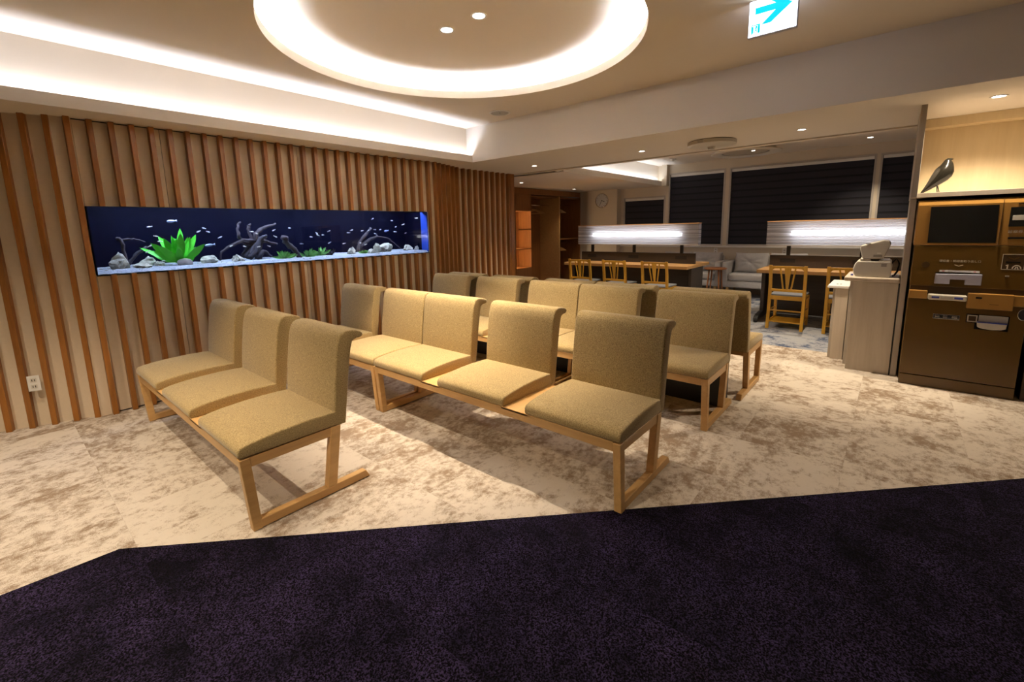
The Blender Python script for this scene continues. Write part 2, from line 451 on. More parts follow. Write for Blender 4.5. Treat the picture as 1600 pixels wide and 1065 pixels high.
# oblique piece and the set-back piece at the right
Q0 = (4.118, 4.772); Q1 = (4.82, 5.0)
A2 = math.atan2(Q1[1] - Q0[1], Q1[0] - Q0[0])
slant_panel(Q0, Q1, 0.058, 0.072, 0, ZS, M_cream, 'panel')
L2 = math.hypot(Q1[0] - Q0[0], Q1[1] - Q0[1])
for m in range(5):
    t = (0.105 + 0.124 * m)
    slat(Q0[0] + math.cos(A2) * t, Q0[1] + math.sin(A2) * t, 0.0, ZS, A2)
part('panel', MB().box(4.80, 6.0, 5.06, 5.075, 0, ZS), M_cream, wl)
for k in range(9):
    slat(4.845 + 0.1295 * k, 5.0, 0.0, ZS)
part('end_board', MB().box(5.925, 6.03, 5.0, 5.06, 0, ZS), M_slat, wl, 0.003)
part('end_return', MB().box(5.995, 6.03, 5.06, 6.86, 0, ZS), M_brownw, wl)
part('back_board', MB().box(-2.6, 5.995, 5.62, 5.66, 0, ZS), M_black, wl)

# ================================================================== CEILING
ZC = 2.80
ceil_mb = MB()
cx, cy, cr = 2.54, 2.61, 1.35
X0, X1, Y0, Y1 = -3.6, 4.527, -3.7, 4.59
NSEG = 128
ring_pts = [(cx + cr * math.cos(2 * PI * k / NSEG), cy + cr * math.sin(2 * PI * k / NSEG)) for k in range(NSEG)]
def to_rect(ang):
    dx, dy = math.cos(ang), math.sin(ang); t = 1e9
    if dx > 1e-9: t = min(t, (X1 - cx) / dx)
    if dx < -1e-9: t = min(t, (X0 - cx) / dx)
    if dy > 1e-9: t = min(t, (Y1 - cy) / dy)
    if dy < -1e-9: t = min(t, (Y0 - cy) / dy)
    return (cx + dx * t, cy + dy * t)
rect_pts = [to_rect(2 * PI * k / NSEG) for k in range(NSEG)]
corners = [(X1, Y1), (X0, Y1), (X0, Y0), (X1, Y0)]
for c in corners:      # snap the nearest outline point to each corner
    i = min(range(NSEG), key=lambda k: (rect_pts[k][0] - c[0]) ** 2 + (rect_pts[k][1] - c[1]) ** 2)
    rect_pts[i] = c
vs = [(x, y, ZC) for x, y in ring_pts] + [(x, y, ZC) for x, y in rect_pts]
ceil_mb.add(vs, [(k, (k + 1) % NSEG, NSEG + (k + 1) % NSEG, NSEG + k) for k in range(NSEG)])
ceiling = struct(part('ceiling', ceil_mb, M_ceil))
# round light recess
RZ = 2.975
rf = [(cr, ZC), (cr, ZC + 0.072), (cr + 0.02, ZC + 0.072), (cr + 0.02, ZC + 0.015), (cr + 0.16, ZC + 0.015), (cr + 0.16, RZ), (0.0005, RZ)]
rings = [[(cx + r * math.cos(2 * PI * k / NSEG), cy + r * math.sin(2 * PI * k / NSEG), z) for k in range(NSEG)] for r, z in rf]
rm = MB(); rm.loft(rings, cap=False)
part('round_recess', rm, M_ceil, ceiling)
lr = MB(); lr.loft([[(cx + r * math.cos(2 * PI * k / NSEG), cy + r * math.sin(2 * PI * k / NSEG), z) for k in range(NSEG)] for r, z in
          [(cr + 0.085, ZC + 0.036), (cr + 0.113, ZC + 0.049)]], cap=False)
part('ring_light_strip', lr, M_led_ring, ceiling)
# beam and cove
beam = struct(part('trim_1', MB().box(4.527, 6.035, -3.7, 6.9, ZS, 3.2), M_beam), 'deep pale ceiling beam crossing the room')
cove = MB()
cove.box(-3.6, 4.527, 4.485, 5.75, ZS, ZS + 0.012)
cove.box(-3.6, 4.527, 4.485, 4.507, ZS + 0.012, 2.435)
cove.box(-3.6, 4.527, 4.59, 4.62, ZS + 0.012, 2.80)
cv = struct(part('trim_2', cove, M_ceil), 'lit ceiling cove above the slatted wall')
part('cove_light_housing', MB().prism([(4.5455, 2.3605), (4.566, 2.3605), (4.566, 2.3955), (4.559, 2.3955), (4.547, 2.368)], -3.55, 4.50, 'yz'), M_white, cv)
part('cove_light_strip', MB().add([(-3.55, 4.545, 2.368), (4.50, 4.545, 2.368), (4.50, 4.557, 2.394), (-3.55, 4.557, 2.394)], [(0, 1, 2, 3)]), M_led, cv)
t3 = struct(part('trim_3', MB().box(6.05, 6.14, -3.65, 6.9, ZS - 0.012, 3.2), M_ceil), 'pale track strip behind the ceiling beam')
part('track_groove', MB().box(6.035, 6.05, -3.65, 6.9, ZS + 0.02, 2.6), M_black, t3)

# ================================================================== FAR ROOM SHELL
XW = 10.2; ZL = 2.31; ZF = 2.75
c2 = MB()
c2.box(6.14, 10.5, -3.65, 4.22, ZF, ZF + 0.05)
c2.box(6.14, 10.5, 4.08, 6.9, ZL, ZL + 0.012)
c2.box(6.14, 10.16, 4.08, 4.10, ZL + 0.012, ZL + 0.10)
c2.box(6.14, 10.5, 4.21, 4.24, ZL + 0.012, ZF)
ceiling2 = struct(part('trim_4', c2, M_ceil), 'stepped ceiling of the far room')
part('cove_light_housing', MB().box(6.5, 10.12, 4.14, 4.17, ZL + 0.014, ZL + 0.054), M_white, ceiling2)
part('cove_light_strip', MB().add([(6.5, 4.14, ZL + .0555), (10.12, 4.14, ZL + .0555), (10.12, 4.17, ZL + .0555), (6.5, 4.17, ZL + .0555)], [(0, 1, 2, 3)]), M_led2, ceiling2)

ww = MB()
def wallx(y0, y1, z0, z1, x=XW, t=0.12): ww.box(x, x + t, y0, y1, z0, z1)
WZ0, WZ1 = 0.985, 2.57
wallx(-3.65, 5.2, 0, WZ0)
wallx(-3.65, 4.10, WZ1, ZF)
wallx(2.70, 2.78, WZ0, WZ1); wallx(0.31, 0.36, WZ0, WZ1); wallx(3.96, 4.03, WZ0, ZF)
wallx(-3.65, -1.6, WZ0, WZ1)
wallx(4.03, 5.2, 2.10, ZF); wallx(5.04, 5.2, WZ0, 2.10)
ww.box(10.06, XW, 3.965, 4.075, 2.30, ZF)
wall_far = struct(part('wall_far', ww, M_wall))
part('window_sill', MB().box(XW - 0.05, XW, -3.6, 5.1, WZ0 - 0.035, WZ0), M_white, wall_far, 0.004)
pil = MB().box(10.0, 10.3, 5.12, 5.93, 0, ZL).box(10.2, 10.3, 5.93, 6.3, 0, ZL)
struct(part('wall_far_pilaster', pil, M_wall))
struct(part('wall_far_side', MB().box(6.0, 10.6, 6.88, 6.95, 0, 3.2), M_wall_dark))
struct(part('wall_back', MB().box(-3.7, -3.6, -3.7, 6.95, 0, 3.2), M_wall_dark))
struct(part('wall_right', MB().box(-3.6, 10.6, -3.8, -3.7, 0, 3.2), M_wall_dark))
struct(part('wall_niche', MB().box(6.0, 6.05, -3.7, -0.1, 0, ZS), M_wall))

# windows and blinds
def window(n, y0, y1, z0, z1):
    f = MB(); t = 0.03
    f.box(XW - 0.012, XW + 0.06, y0, y0 + t, z0, z1).box(XW - 0.012, XW + 0.06, y1 - t, y1, z0, z1)
    f.box(XW - 0.012, XW + 0.06, y0 + t, y1 - t, z0, z0 + t).box(XW - 0.012, XW + 0.06, y0 + t, y1 - t, z1 - t, z1)
    wn = struct(part('window_%d' % n, f, M_alu))
    part('pane', MB().box(XW + 0.075, XW + 0.085, y0 + t, y1 - t, z0 + t, z1 - t), M_night, wn)
def blind(y0, y1, z0, z1, label):
    b = thing('roller_blind', label, 'blind', (XW + 0.03, (y0 + y1) / 2, z1), 0, 'dark blinds on the far windows')
    h = (y1 - y0) / 2 - 0.034; H = z1 - z0 - 0.035
    part('headrail', MB().box(-0.028, 0.022, -h, h, -0.085, -0.032), M_white, b, 0.006)
    n = max(4, int(round((H - 0.085) / 0.135))); bh = (H - 0.085) / n
    b1 = MB().box(-0.012, -0.008, -h, h, -bh * 0.74, 0).mesh('band'); b2 = MB().box(-0.006, -0.003, -h, h, -bh * 0.26, 0).mesh('fold')
    for k in range(n):
        zt = -0.085 - k * bh
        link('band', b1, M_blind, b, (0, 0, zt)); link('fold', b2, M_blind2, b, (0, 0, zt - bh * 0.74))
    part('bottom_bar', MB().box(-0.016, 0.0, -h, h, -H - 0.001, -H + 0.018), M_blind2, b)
for n, (y0, y1, zt, lb) in enumerate([(4.03, 5.04, 2.10, 'low dark blind in the small window beside the wall clock'),
        (2.78, 3.96, WZ1, 'dark navy blind left of the wide middle blind, behind the desk lamp'),
        (0.36, 2.70, WZ1, 'widest dark navy banded blind on the far window wall'),
        (-1.6, 0.31, WZ1, 'dark blind at the right, partly hidden by the pale wooden pillar')]):
    window(n + 1, y0, y1, WZ0, zt); blind(y0, y1, WZ0, zt, lb)

# ================================================================== BENCHES
PITCH = 0.765; SEATW = 0.60
def arc(cx_, cz, r, a0, a1, n):
    return [(cx_ + r * math.cos(math.radians(a0 + (a1 - a0) * i / n)), cz + r * math.sin(math.radians(a0 + (a1 - a0) * i / n))) for i in range(n + 1)]
seat_prof = [(0.012, 0.388), (0.0, 0.402), (0.0, 0.428), (0.012, 0.444), (0.05, 0.454), (0.12, 0.463), (0.22, 0.470), (0.34, 0.473), (0.45, 0.470), (0.50, 0.466), (0.515, 0.388)]
back_prof = [(0.503, 0.383), (0.494, 0.45), (0.502, 0.55), (0.514, 0.65), (0.528, 0.75), (0.540, 0.82), (0.552, 0.865), (0.570, 0.893), (0.595, 0.905), (0.625, 0.906),
             (0.662, 0.900), (0.692, 0.889), (0.703, 0.876), (0.700, 0.862), (0.688, 0.853), (0.662, 0.852), (0.636, 0.842), (0.622, 0.80), (0.604, 0.70), (0.586, 0.58), (0.568, 0.46), (0.556, 0.383)]
def cushion(prof, y0, y1, r=0.011):
    # extruded profile whose ends are drawn in to a soft edge
    n = len(prof); cxm = sum(p[0] for p in prof) / n; czm = sum(p[1] for p in prof) / n
    nrm = []
    for i in range(n):
        a = Vector(prof[i - 1]); b = Vector(prof[(i + 1) % n]); d = (b - a).normalized(); nn = Vector((d.y, -d.x))
        nrm.append(nn)
    ar = sum(prof[i][0] * prof[(i + 1) % n][1] - prof[(i + 1) % n][0] * prof[i][1] for i in range(n))
    s = 1 if ar < 0 else -1            # inward direction
    st = [(0.0, r), (r * 0.12, r * 0.5), (r * 0.4, r * 0.16), (r, 0.0)]
    rows = [(y0 + a, b) for a, b in st] + [(y1 - a, b) for a, b in reversed(st)]
    rings = [[(prof[i][0] + s * nrm[i].x * ins, y, prof[i][1] + s * nrm[i].y * ins) for i in range(n)] for y, ins in rows]
    return MB().loft(rings)
seat_me = cushion(seat_prof, 0.0, SEATW).mesh('seat', smooth=True)
back_me = cushion(back_prof, 0.0, SEATW).mesh('backrest', smooth=True)
def auto_smooth(me, ang=50):
    try: me.set_sharp_from_angle(angle=math.radians(ang))
    except Exception: pass
auto_smooth(seat_me, 60); auto_smooth(back_me, 60)
LW = 0.042
leg_f = MB().hexa([(0.030, 0, 0.0), (0.074, 0, 0.0), (0.074, LW, 0.0), (0.030, LW, 0.0), (0.004, 0, 0.385), (0.052, 0, 0.385), (0.052, LW, 0.385), (0.004, LW, 0.385)]).mesh('front_leg', 0.003, 1)
leg_r = MB().hexa([(0.418, 0, 0.046), (0.474, 0, 0.046), (0.474, LW, 0.046), (0.418, LW, 0.046), (0.468, 0, 0.385), (0.524, 0, 0.385), (0.524, LW, 0.385), (0.468, LW, 0.385)]).mesh('rear_leg', 0.003, 1)
runner = MB().prism([(0.068, 0.004), (0.680, 0.004), (0.655, 0.050), (0.066, 0.050)], 0, LW).mesh('runner', 0.003, 1)
side_rail = MB().box(0.048, 0.472, 0.004, LW - 0.004, 0.334, 0.386).mesh('side_rail', 0.002, 1)
glide = MB().lathe([(0.012, 0.0), (0.012, 0.006)], (0.66, LW / 2, -0.001), 10).mesh('glide')
def bench(n, loc, rotz, label):
    L = PITCH * (n - 1) + SEATW
    b = thing('waiting_bench', label, 'bench', loc, rotz, 'upholstered waiting benches')
    f = MB().box(0.008, 0.034, LW, L - LW, 0.338, 0.388)
    part('front_rail', f, M_oak_y, b, 0.002, 1)
    part('rear_rail', MB().box(0.486, 0.512, LW, L - LW, 0.338, 0.386), M_oak_y, b, 0.002, 1)
    for k in range(n - 1):
        y = PITCH * k + SEATW
        part('gap_board', MB().box(0.008, 0.50, y - 0.02, y + PITCH - SEATW + 0.02, 0.376, 0.3905), M_oak, b, 0.002, 1)
    for y in (0.0, L - LW):
        fl = link('front_leg', leg_f, M_oak, b, (0, y, 0)); link('rear_leg', leg_r, M_oak, b, (0, y, 0))
        r = link('runner', runner, M_oak, b, (0, y, 0)); link('glide', glide, M_metal_black, r, (0, 0, 0))
        link('side_rail', side_rail, M_oak, b, (0, y, 0))
    for k in range(n):
        link('seat', seat_me, M_fab, b, (0, PITCH * k, 0)); link('backrest', back_me, M_fab, b, (0, PITCH * k, 0))
    return b
Z0 = 0.001
bench(3, (0.655, 2.274, Z0), 0, 'three-seat tan bench nearest the slatted wall, front left')
bench(3, (1.902, 0.937, Z0), 0, 'three-seat tan bench in the middle whose leg stands on the dark carpet')
bench(2, (1.902, 3.083, Z0), 0, 'two-seat tan bench between the front bench and the slatted wall, in the middle row')
bench(2, (3.120, 0.895, Z0), 0, 'two-seat tan bench at the right end of the third row')
bench(3, (3.120, 2.272, Z0), 0, 'three-seat tan bench at the left of the third row, under the aquarium end')
bench(2, (4.575, 2.215, Z0), PI, 'tan bench turned away, seat showing beside the right bench of the third row')
bench(3, (4.575, 4.362, Z0), PI, 'tan bench turned away behind the left bench of the third row')
for yy, ln, lbl in ((0.945, 1.26, 'low black box on the floor between the right-hand back-to-back benches'), (2.325, 2.0, 'low black box on the floor between the left-hand back-to-back benches')):
    bx = thing('divider_box', lbl, 'box', (3.665, yy, 0), 0, 'low black boxes between the benches')
    part('body', MB().box(0, 0.19, 0, ln, 0.0, 0.36), M_metal_black, bx, 0.004)
    part('lid', MB().box(-0.003, 0.193, -0.003, ln + 0.003, 0.362, 0.374), M_metal_black, bx, 0.003)

# ================================================================== AQUARIUM
TY0, TY1 = 4.782, 5.30
tank = thing('aquarium', 'long aquarium with bluish light built into the slatted wall', 'aquarium', ((TX0 + TX1) / 2, (TY0 + TY1) / 2, TZ0), 0)
def tp(name, x0, x1, y0, y1, z0, z1, mat, bevel=0.0):
    ox, oy = (TX0 + TX1) / 2, (TY0 + TY1) / 2
    return part(name, MB().box(x0 - ox, x1 - ox, y0 - oy, y1 - oy, z0 - TZ0, z1 - TZ0), mat, tank, bevel)
M_tback = plain('tank_back_navy', (0.0006, 0.0009, 0.0075), 0.6, spec=0.05)
M_tside = plain('tank_side_blue', (0.02, 0.06, 0.40), 0.35)
M_sand = plain('white_gravel', (0.34, 0.37, 0.42), 0.9, 0, 0.55, 90, 1.0, 90)
tp('front_glass', TX0 + 0.001, TX1 - 0.001, TY0, TY0 + 0.012, TZ0, TZ1, M_glass)
tp('back_panel', TX0, TX1, TY1 - 0.01, TY1, TZ0, TZ1 + 0.10, M_tback)
tp('side_panel', TX0 - 0.003, TX0 + 0.005, TY0 + 0.013, TY1 - 0.011, TZ0, TZ1, M_tback)
tp('side_panel', TX1 - 0.006, TX1 + 0.003, TY0 + 0.013, TY1 - 0.011, TZ0, TZ1, M_tback)
tp('end_strip', TX1 - 0.010, TX1 - 0.0065, TY0 + 0.014, TY0 + 0.15, TZ0 + 0.02, TZ1, M_tside)
tp('glass_edge', TX1 - 0.010, TX1 - 0.002, TY0 - 0.002, TY0 - 0.0002, TZ0, TZ1, plain('glass_edge_blue', (0.55, 0.62, 0.85), 0.3))
tp('base', TX0, TX1, TY0 + 0.013, TY1 - 0.011, TZ0 - 0.010, TZ0 - 0.002, M_black)
hood = tp('hood', TX0, TX1, TY0 + 0.09, TY1 - 0.011, TZ1 + 0.085, TZ1 + 0.10, M_black)
M_tled = glow('tank_led', (0.62, 0.72, 1.0), 24.0)
tp('light_bar', TX0 + 0.1, TX1 - 0.1, 4.93, 4.99, TZ1 + 0.055, TZ1 + 0.075, M_tled)
tp('front_trim', TX0, TX1, 4.866, 4.90, TZ1 + 0.002, TZ1 + 0.10, M_black)
# gravel bed, uneven
sb = MB(); nx, ny = 150, 24
vs = []; 
for j in range(ny + 1):
    for i in range(nx + 1):
        x = TX0 + 0.007 + (TX1 - TX0 - 0.016) * i / nx; y = TY0 + 0.014 + (TY1 - TY0 - 0.03) * j / ny
        z = 0.004 + 0.024 * min(1, j / 2.0) + 0.012 * (j / ny) + 0.005 * math.sin(x * 7 + 1) * (j / ny) + random.uniform(-0.0025, 0.0025)
        vs.append((x - (TX0 + TX1) / 2, y - (TY0 + TY1) / 2, z))
sb.add(vs, [(j * (nx + 1) + i, j * (nx + 1) + i + 1, (j + 1) * (nx + 1) + i + 1, (j + 1) * (nx + 1) + i) for j in range(ny) for i in range(nx)])
sd = part('gravel', sb, M_sand, tank); sd['kind'] = 'stuff'
wt = tp('water', TX0 + 0.008, TX1 - 0.009, TY0 + 0.0135, TY1 - 0.013, TZ0 + 0.003, TZ1 + 0.02, M_water)

M_rock = plain('pale_rock', (0.44, 0.43, 0.35), 0.9, 0, 0.75, 26, 1.0, 45)
M_rock2 = plain('smooth_rock', (0.36, 0.33, 0.32), 0.8, 0, 0.3, 18, 0.3, 40)
M_drift = plain('driftwood_grey', (0.036, 0.027, 0.034), 0.9, 0, 0.7, 25, 0.8, 60)
M_drift2 = plain('driftwood_dark', (0.030, 0.026, 0.036), 0.9, 0, 0.7, 25, 0.8, 60)
M_leaf = plain('bright_leaf', (0.07, 0.60, 0.03), 0.45, 0, 0.35, 12)
M_leaf2 = plain('dull_leaf', (0.12, 0.36, 0.07), 0.5, 0, 0.4, 20)
M_fish = plain('pale_fish', (0.66, 0.64, 0.60), 0.35, 0, 0.2, 60)
M_fish2 = plain('blue_fish', (0.28, 0.36, 0.62), 0.35, 0, 0.2, 60)
def bed(y): return TZ0 + 0.026 + 0.012 * (y - TY0) / (TY1 - TY0)
def rock(x, wd, ht, y, mat, label, rough=0.22, seed=0):
    rnd = random.Random(seed)
    bm = bmesh.new(); bmesh.ops.create_icosphere(bm, subdivisions=3, radius=1.0)
    dirs = [Vector((rnd.uniform(-1, 1), rnd.uniform(-1, 1), rnd.uniform(-1, 1))).normalized() for _ in range(14)]
    offs = [rnd.uniform(0.5, 0.88) for _ in dirs]
    for v in bm.verts:
        p = v.co.copy(); r = 1.0
        for d, o in zip(dirs, offs):
            c = p.dot(d)
            if c > o: p -= d * (c - o) * (1.0 if rough > 0.1 else 0.35)
        p += p.normalized() * rnd.uniform(-rough, rough) * 0.45
        v.co = Vector((p.x * wd * 0.56, p.y * wd * 0.42, max(-0.35, p.z) * ht * 0.74))
    me = bpy.data.meshes.new('rock'); bm.to_mesh(me); bm.free()
    if rough < 0.1: me.polygons.foreach_set('use_smooth', [True] * len(me.polygons))
    o = link('aquarium_rock', me, mat, None, (x, y, bed(y) + ht * 0.20))
    tag(o, label, 'rock', 'rocks in the aquarium')
rocks = [(0.749, 0.145, 0.141, 4.97, 'large pale craggy rock at the left end of the aquarium'),
 (0.897, 0.154, 0.049, 4.90, 'low flat rock beside the craggy rock at the aquarium left'),
 (0.950, 0.150, 0.10, 5.06, 'pale rock behind the low flat rock in the aquarium'),
 (1.034, 0.073, 0.06, 5.00, 'small rock just left of the big green water plant'),
 (1.200, 0.120, 0.071, 4.93, 'smooth rounded grey rock in front of the big green plant'),
 (1.429, 0.169, 0.085, 5.00, 'wide pale rock right of the big green water plant'),
 (1.656, 0.121, 0.078, 4.95, 'yellowish rock left of the dark root tangle in the aquarium'),
 (2.907, 0.127, 0.10, 4.97, 'grey pointed rock right of the low leafy water plants'),
 (3.403, 0.217, 0.154, 5.04, 'tall round craggy rock near the right end of the aquarium'),
 (3.258, 0.122, 0.136, 4.97, 'upright rock leaning on the tall round craggy rock'),
 (3.136, 0.118, 0.074, 4.93, 'small rock at the left foot of the upright rock'),
 (3.761, 0.178, 0.08, 5.02, 'low long rock near the blue right end wall of the aquarium'),
 (3.890, 0.085, 0.082, 4.98, 'small brownish rock, rightmost in the aquarium')]
for i, (x, wd, ht, y, lb) in enumerate(rocks):
    rock(x, wd, ht, y, M_rock2 if i == 4 else M_rock, lb, 0.05 if i == 4 else 0.25, i + 3)
WOOD = [[(0.806, 1.2), (0.797, 1.335), (0.789, 1.421), (0.769, 1.44)], [(0.796, 1.421), (0.88, 1.432), (0.954, 1.405)],
 [(0.819, 1.20), (0.894, 1.291), (0.972, 1.356)],
 [(1.878, 1.184), (1.894, 1.332), (1.878, 1.45), (1.976, 1.515), (2.097, 1.551)], [(1.866, 1.333), (1.825, 1.466), (1.825, 1.531), (1.841, 1.553)],
 [(1.85, 1.34), (1.773, 1.366), (1.729, 1.418), (1.721, 1.504), (1.755, 1.575)], [(1.87, 1.37), (1.763, 1.395), (1.624, 1.329), (1.543, 1.284), (1.524, 1.20)],
 [(1.89, 1.40), (1.942, 1.389), (2.024, 1.349), (2.097, 1.338)],
 [(2.121, 1.422), (2.143, 1.344), (2.213, 1.271), (2.282, 1.173)], [(3.07, 1.21), (3.13, 1.34), (3.279, 1.487)], [(3.09, 1.25), (3.25, 1.338), (3.378, 1.387)],
 [(3.33, 1.36), (3.377, 1.379), (3.54, 1.359), (3.686, 1.259), (3.741, 1.209)]]
def branch(mb, pts, r0, r1, y, seed):
    rnd = random.Random(seed)
    P = []
    for i in range(len(pts) - 1):
        for s in range(4):
            t = s / 4; P.append((pts[i][0] * (1 - t) + pts[i + 1][0] * t, pts[i][1] * (1 - t) + pts[i + 1][1] * t))
    P.append(pts[-1])
    n = len(P); R = [(r0 + (r1 - r0) * i / (n - 1)) * rnd.uniform(0.8, 1.2) for i in range(n)]
    mb.tube([(p[0] + rnd.uniform(-.004, .004), y + rnd.uniform(-.012, .012), p[1] + rnd.uniform(-.004, .004)) for p in P], R, 8)
def drift(label, idx, radii, y, mat, extra=None):
    o0 = thing('driftwood', label, 'driftwood', (WOOD[idx[0]][0][0], y, bed(y)), 0, 'driftwood in the aquarium')
    for q, (k, (r0, r1)) in enumerate(zip(idx, radii)):
        m = MB(); branch(m, [(p[0] - o0.location.x, p[1] - o0.location.z) for p in WOOD[k]], r0, r1, 0.015 * (q % 3 - 1), k)
        part('branch', m, mat, o0, smooth=True)
    if extra:
        rnd = random.Random(5); m = MB()
        for q in range(9):
            a = (rnd.uniform(-0.15, 0.02), rnd.uniform(0.02, 0.05)); b = (rnd.uniform(-0.02, 0.12), rnd.uniform(0.02, 0.26))
            branch(m, [a, ((a[0] + b[0]) / 2, (a[1] + b[1]) / 2 + rnd.uniform(.02, .08)), b], rnd.uniform(.02, .034), .012, rnd.uniform(-.06, .06), q + 50)
        part('stump', m, M_drift2, o0, smooth=True)
drift('twisted pale driftwood with an arching twig at the aquarium left', [0, 1], [(0.010, 0.017), (0.011, 0.005)], 5.05, M_drift)
drift('dark straight driftwood stick left of the big green plant', [2], [(0.016, 0.012)], 5.15, M_drift2)
drift('dark branching root tangle in the middle of the aquarium', [3, 4, 5, 6, 7], [(0.040, 0.010), (0.022, 0.009), (0.02, 0.011), (0.02, 0.007), (0.022, 0.012)], 5.08, M_drift, True)
drift('thick dark log slanting down between the low leafy plants', [8], [(0.036, 0.024)], 4.98, M_drift)
drift('dark driftwood pieces behind the tall rock at the aquarium right', [9, 10, 11], [(0.024, 0.018), (0.026, 0.016), (0.014, 0.006)], 5.14, M_drift)
def leaf_mesh(L, W, bend):
    n = 9; vs = []
    for i in range(n + 1):
        t = i / n; bl = max(0.0, (t - 0.22) / 0.78); wd = max(W * 0.14, W * math.sin(PI * bl ** 0.85) ** 0.7 if bl < 1 else 0.0) * (1.0 if i < n else 0.02)
        x = L * t; z = bend * L * (t ** 2)
        vs += [(x, -wd / 2, z + 0.006), (x, 0, z), (x, wd / 2, z + 0.006)]
    fs = []
    for i in range(n):
        for c in (0, 1): fs.append((i * 3 + c, i * 3 + c + 1, i * 3 + c + 4, i * 3 + c + 3))
    m = MB(); m.add(vs, fs); me = m.mesh('leaf', smooth=True); return me
def plant(x, y, tips, W, mat, label, depth=0.12, seed=1):
    rnd = random.Random(seed); z0 = bed(y)
    p = thing('water_plant', label, 'plant', (x, y, z0), 0, 'plants in the aquarium')
    for tx, tz in tips:
        d = Vector((tx - x, rnd.uniform(-depth, depth), tz - z0)); L = d.length
        o = link('leaf', leaf_mesh(L, W * rnd.uniform(.8, 1.2), rnd.uniform(-.22, .10)), mat, p, (0, 0, 0.0))
        side = Vector((0, 1, 0)) if abs(d.normalized().y) < .9 else Vector((1, 0, 0))
        # leaf face turned towards the room
        xax = d.normalized(); zax = Vector((rnd.uniform(-.4, .4), -1, rnd.uniform(-.1, .6))); zax = (zax - xax * zax.dot(xax)).normalized(); yax = zax.cross(xax)
        o.rotation_euler = Matrix((xax, yax, zax)).transposed().to_euler()
big_tips = [(0.96, 1.391), (1.078, 1.431), (1.235, 1.513), (1.313, 1.429), (1.366, 1.375), (1.265, 1.435), (1.134, 1.419), (1.013, 1.364), (1.189, 1.448), (1.313, 1.309), (1.108, 1.339), (1.22, 1.40), (1.16, 1.37), (1.06, 1.31), (1.28, 1.36), (1.20, 1.33), (1.34, 1.33), (1.0, 1.30)]
plant(1.187, 5.0, big_tips + [(x + random.uniform(-.05, .05), z + random.uniform(-.07, .03)) for x, z in big_tips[:12]], 0.058, M_leaf, 'big bright green broad-leaved water plant in the aquarium')
for i, (x, r, y, nl, lb) in enumerate([(2.085, 0.135, 4.93, 26, 'low leafy plant left of the slanting log'), (2.361, 0.14, 4.98, 24, 'low leafy plant right of the slanting log'),
        (2.529, 0.16, 5.02, 24, 'low leafy plant in the middle of the right-hand plant clump'), (2.66, 0.11, 5.0, 14, 'small dull plant at the right end of the low plant clump'), (3.04, 0.07, 4.92, 12, 'tiny dull plant at the foot of the small right-hand rock')]):
    rnd = random.Random(30 + i)
    tips = []
    for q in range(nl):
        a = rnd.uniform(0.12, PI - 0.12); rr = r * rnd.uniform(.55, 1.0); tips.append((x + rr * math.cos(a), bed(y) + 0.012 + rr * 0.62 * math.sin(a)))
    plant(x, y, tips, 0.026, M_leaf2 if i != 3 else M_drift, lb + ' in the aquarium', 0.06, i)
# pebbles on the gravel
rnd = random.Random(77)
pb = MB()
for q in range(220):
    x = rnd.uniform(TX0 + .04, TX1 - .04); y = rnd.uniform(TY0 + .03, 5.2); r = rnd.uniform(.005, .013)
    rings = [[(x - (TX0 + TX1) / 2 + r * c * math.cos(a * PI / 3), y - (TY0 + TY1) / 2 + r * c * math.sin(a * PI / 3), bed(y) - TZ0 + r * h) for a in range(6)] for c, h in ((0.7, -0.3), (1.0, 0.15), (0.6, 0.6))]
    pb.loft(rings)
p_ = part('pebbles', pb, M_rock, tank); p_['kind'] = 'stuff'
# fish
def fish_mesh(L):
    prof = [(-.5, .02), (-.42, .11), (-.25, .17), (-.05, .18), (.15, .13), (.30, .05), (.38, .09), (.5, .16)]
    rings = []
    for k, (x, h) in enumerate(prof):
        wdt = 0.09 * (1 - abs(x) * 1.6) if x < .3 else .008
        rings.append([(x * L, math.cos(a * PI / 3) * max(.006, wdt) * L, math.sin(a * PI / 3) * h * L) for a in range(6)])
    return MB().loft(rings).mesh('fish', smooth=True)
FISH = [(0.985, 1.531), (1.023, 1.449), (1.038, 1.402), (0.965, 1.366), (1.342, 1.483), (1.392, 1.513), (1.419, 1.479), (1.526, 1.425), (1.614, 1.337), (1.798, 1.471), (1.72, 1.329), (1.838, 1.453), (0.944, 1.318), (1.064, 1.231), (2.016, 1.483), (2.176, 1.503), (2.04, 1.417), (1.963, 1.32), (2.487, 1.442), (2.407, 1.403), (2.567, 1.421), (2.617, 1.463), (2.492, 1.421), (2.631, 1.33), (2.806, 1.314), (2.867, 1.439), (2.929, 1.467), (2.31, 1.331), (3.203, 1.601), (3.52, 1.579), (3.657, 1.529), (3.575, 1.499), (3.561, 1.437), (3.701, 1.416), (3.079, 1.458), (3.135, 1.46), (3.218, 1.469), (3.331, 1.468), (3.042, 1.312), (3.081, 1.289), (3.256, 1.417), (3.894, 1.612), (1.863, 1.318)]
fm = fish_mesh(0.040)
rnd = random.Random(9)
for x, z in FISH:
    y = rnd.uniform(4.93, 5.0)
    o = link('fish', fm, M_fish, None, (x, y, z)); o.rotation_euler = (0, rnd.uniform(-.5, .5), rnd.choice((0, PI)) + rnd.uniform(-.5, .5))
    tag(o, 'tiny pale fish swimming in the aquarium', 'fish', 'tiny pale fish')
fb = fish_mesh(0.085)
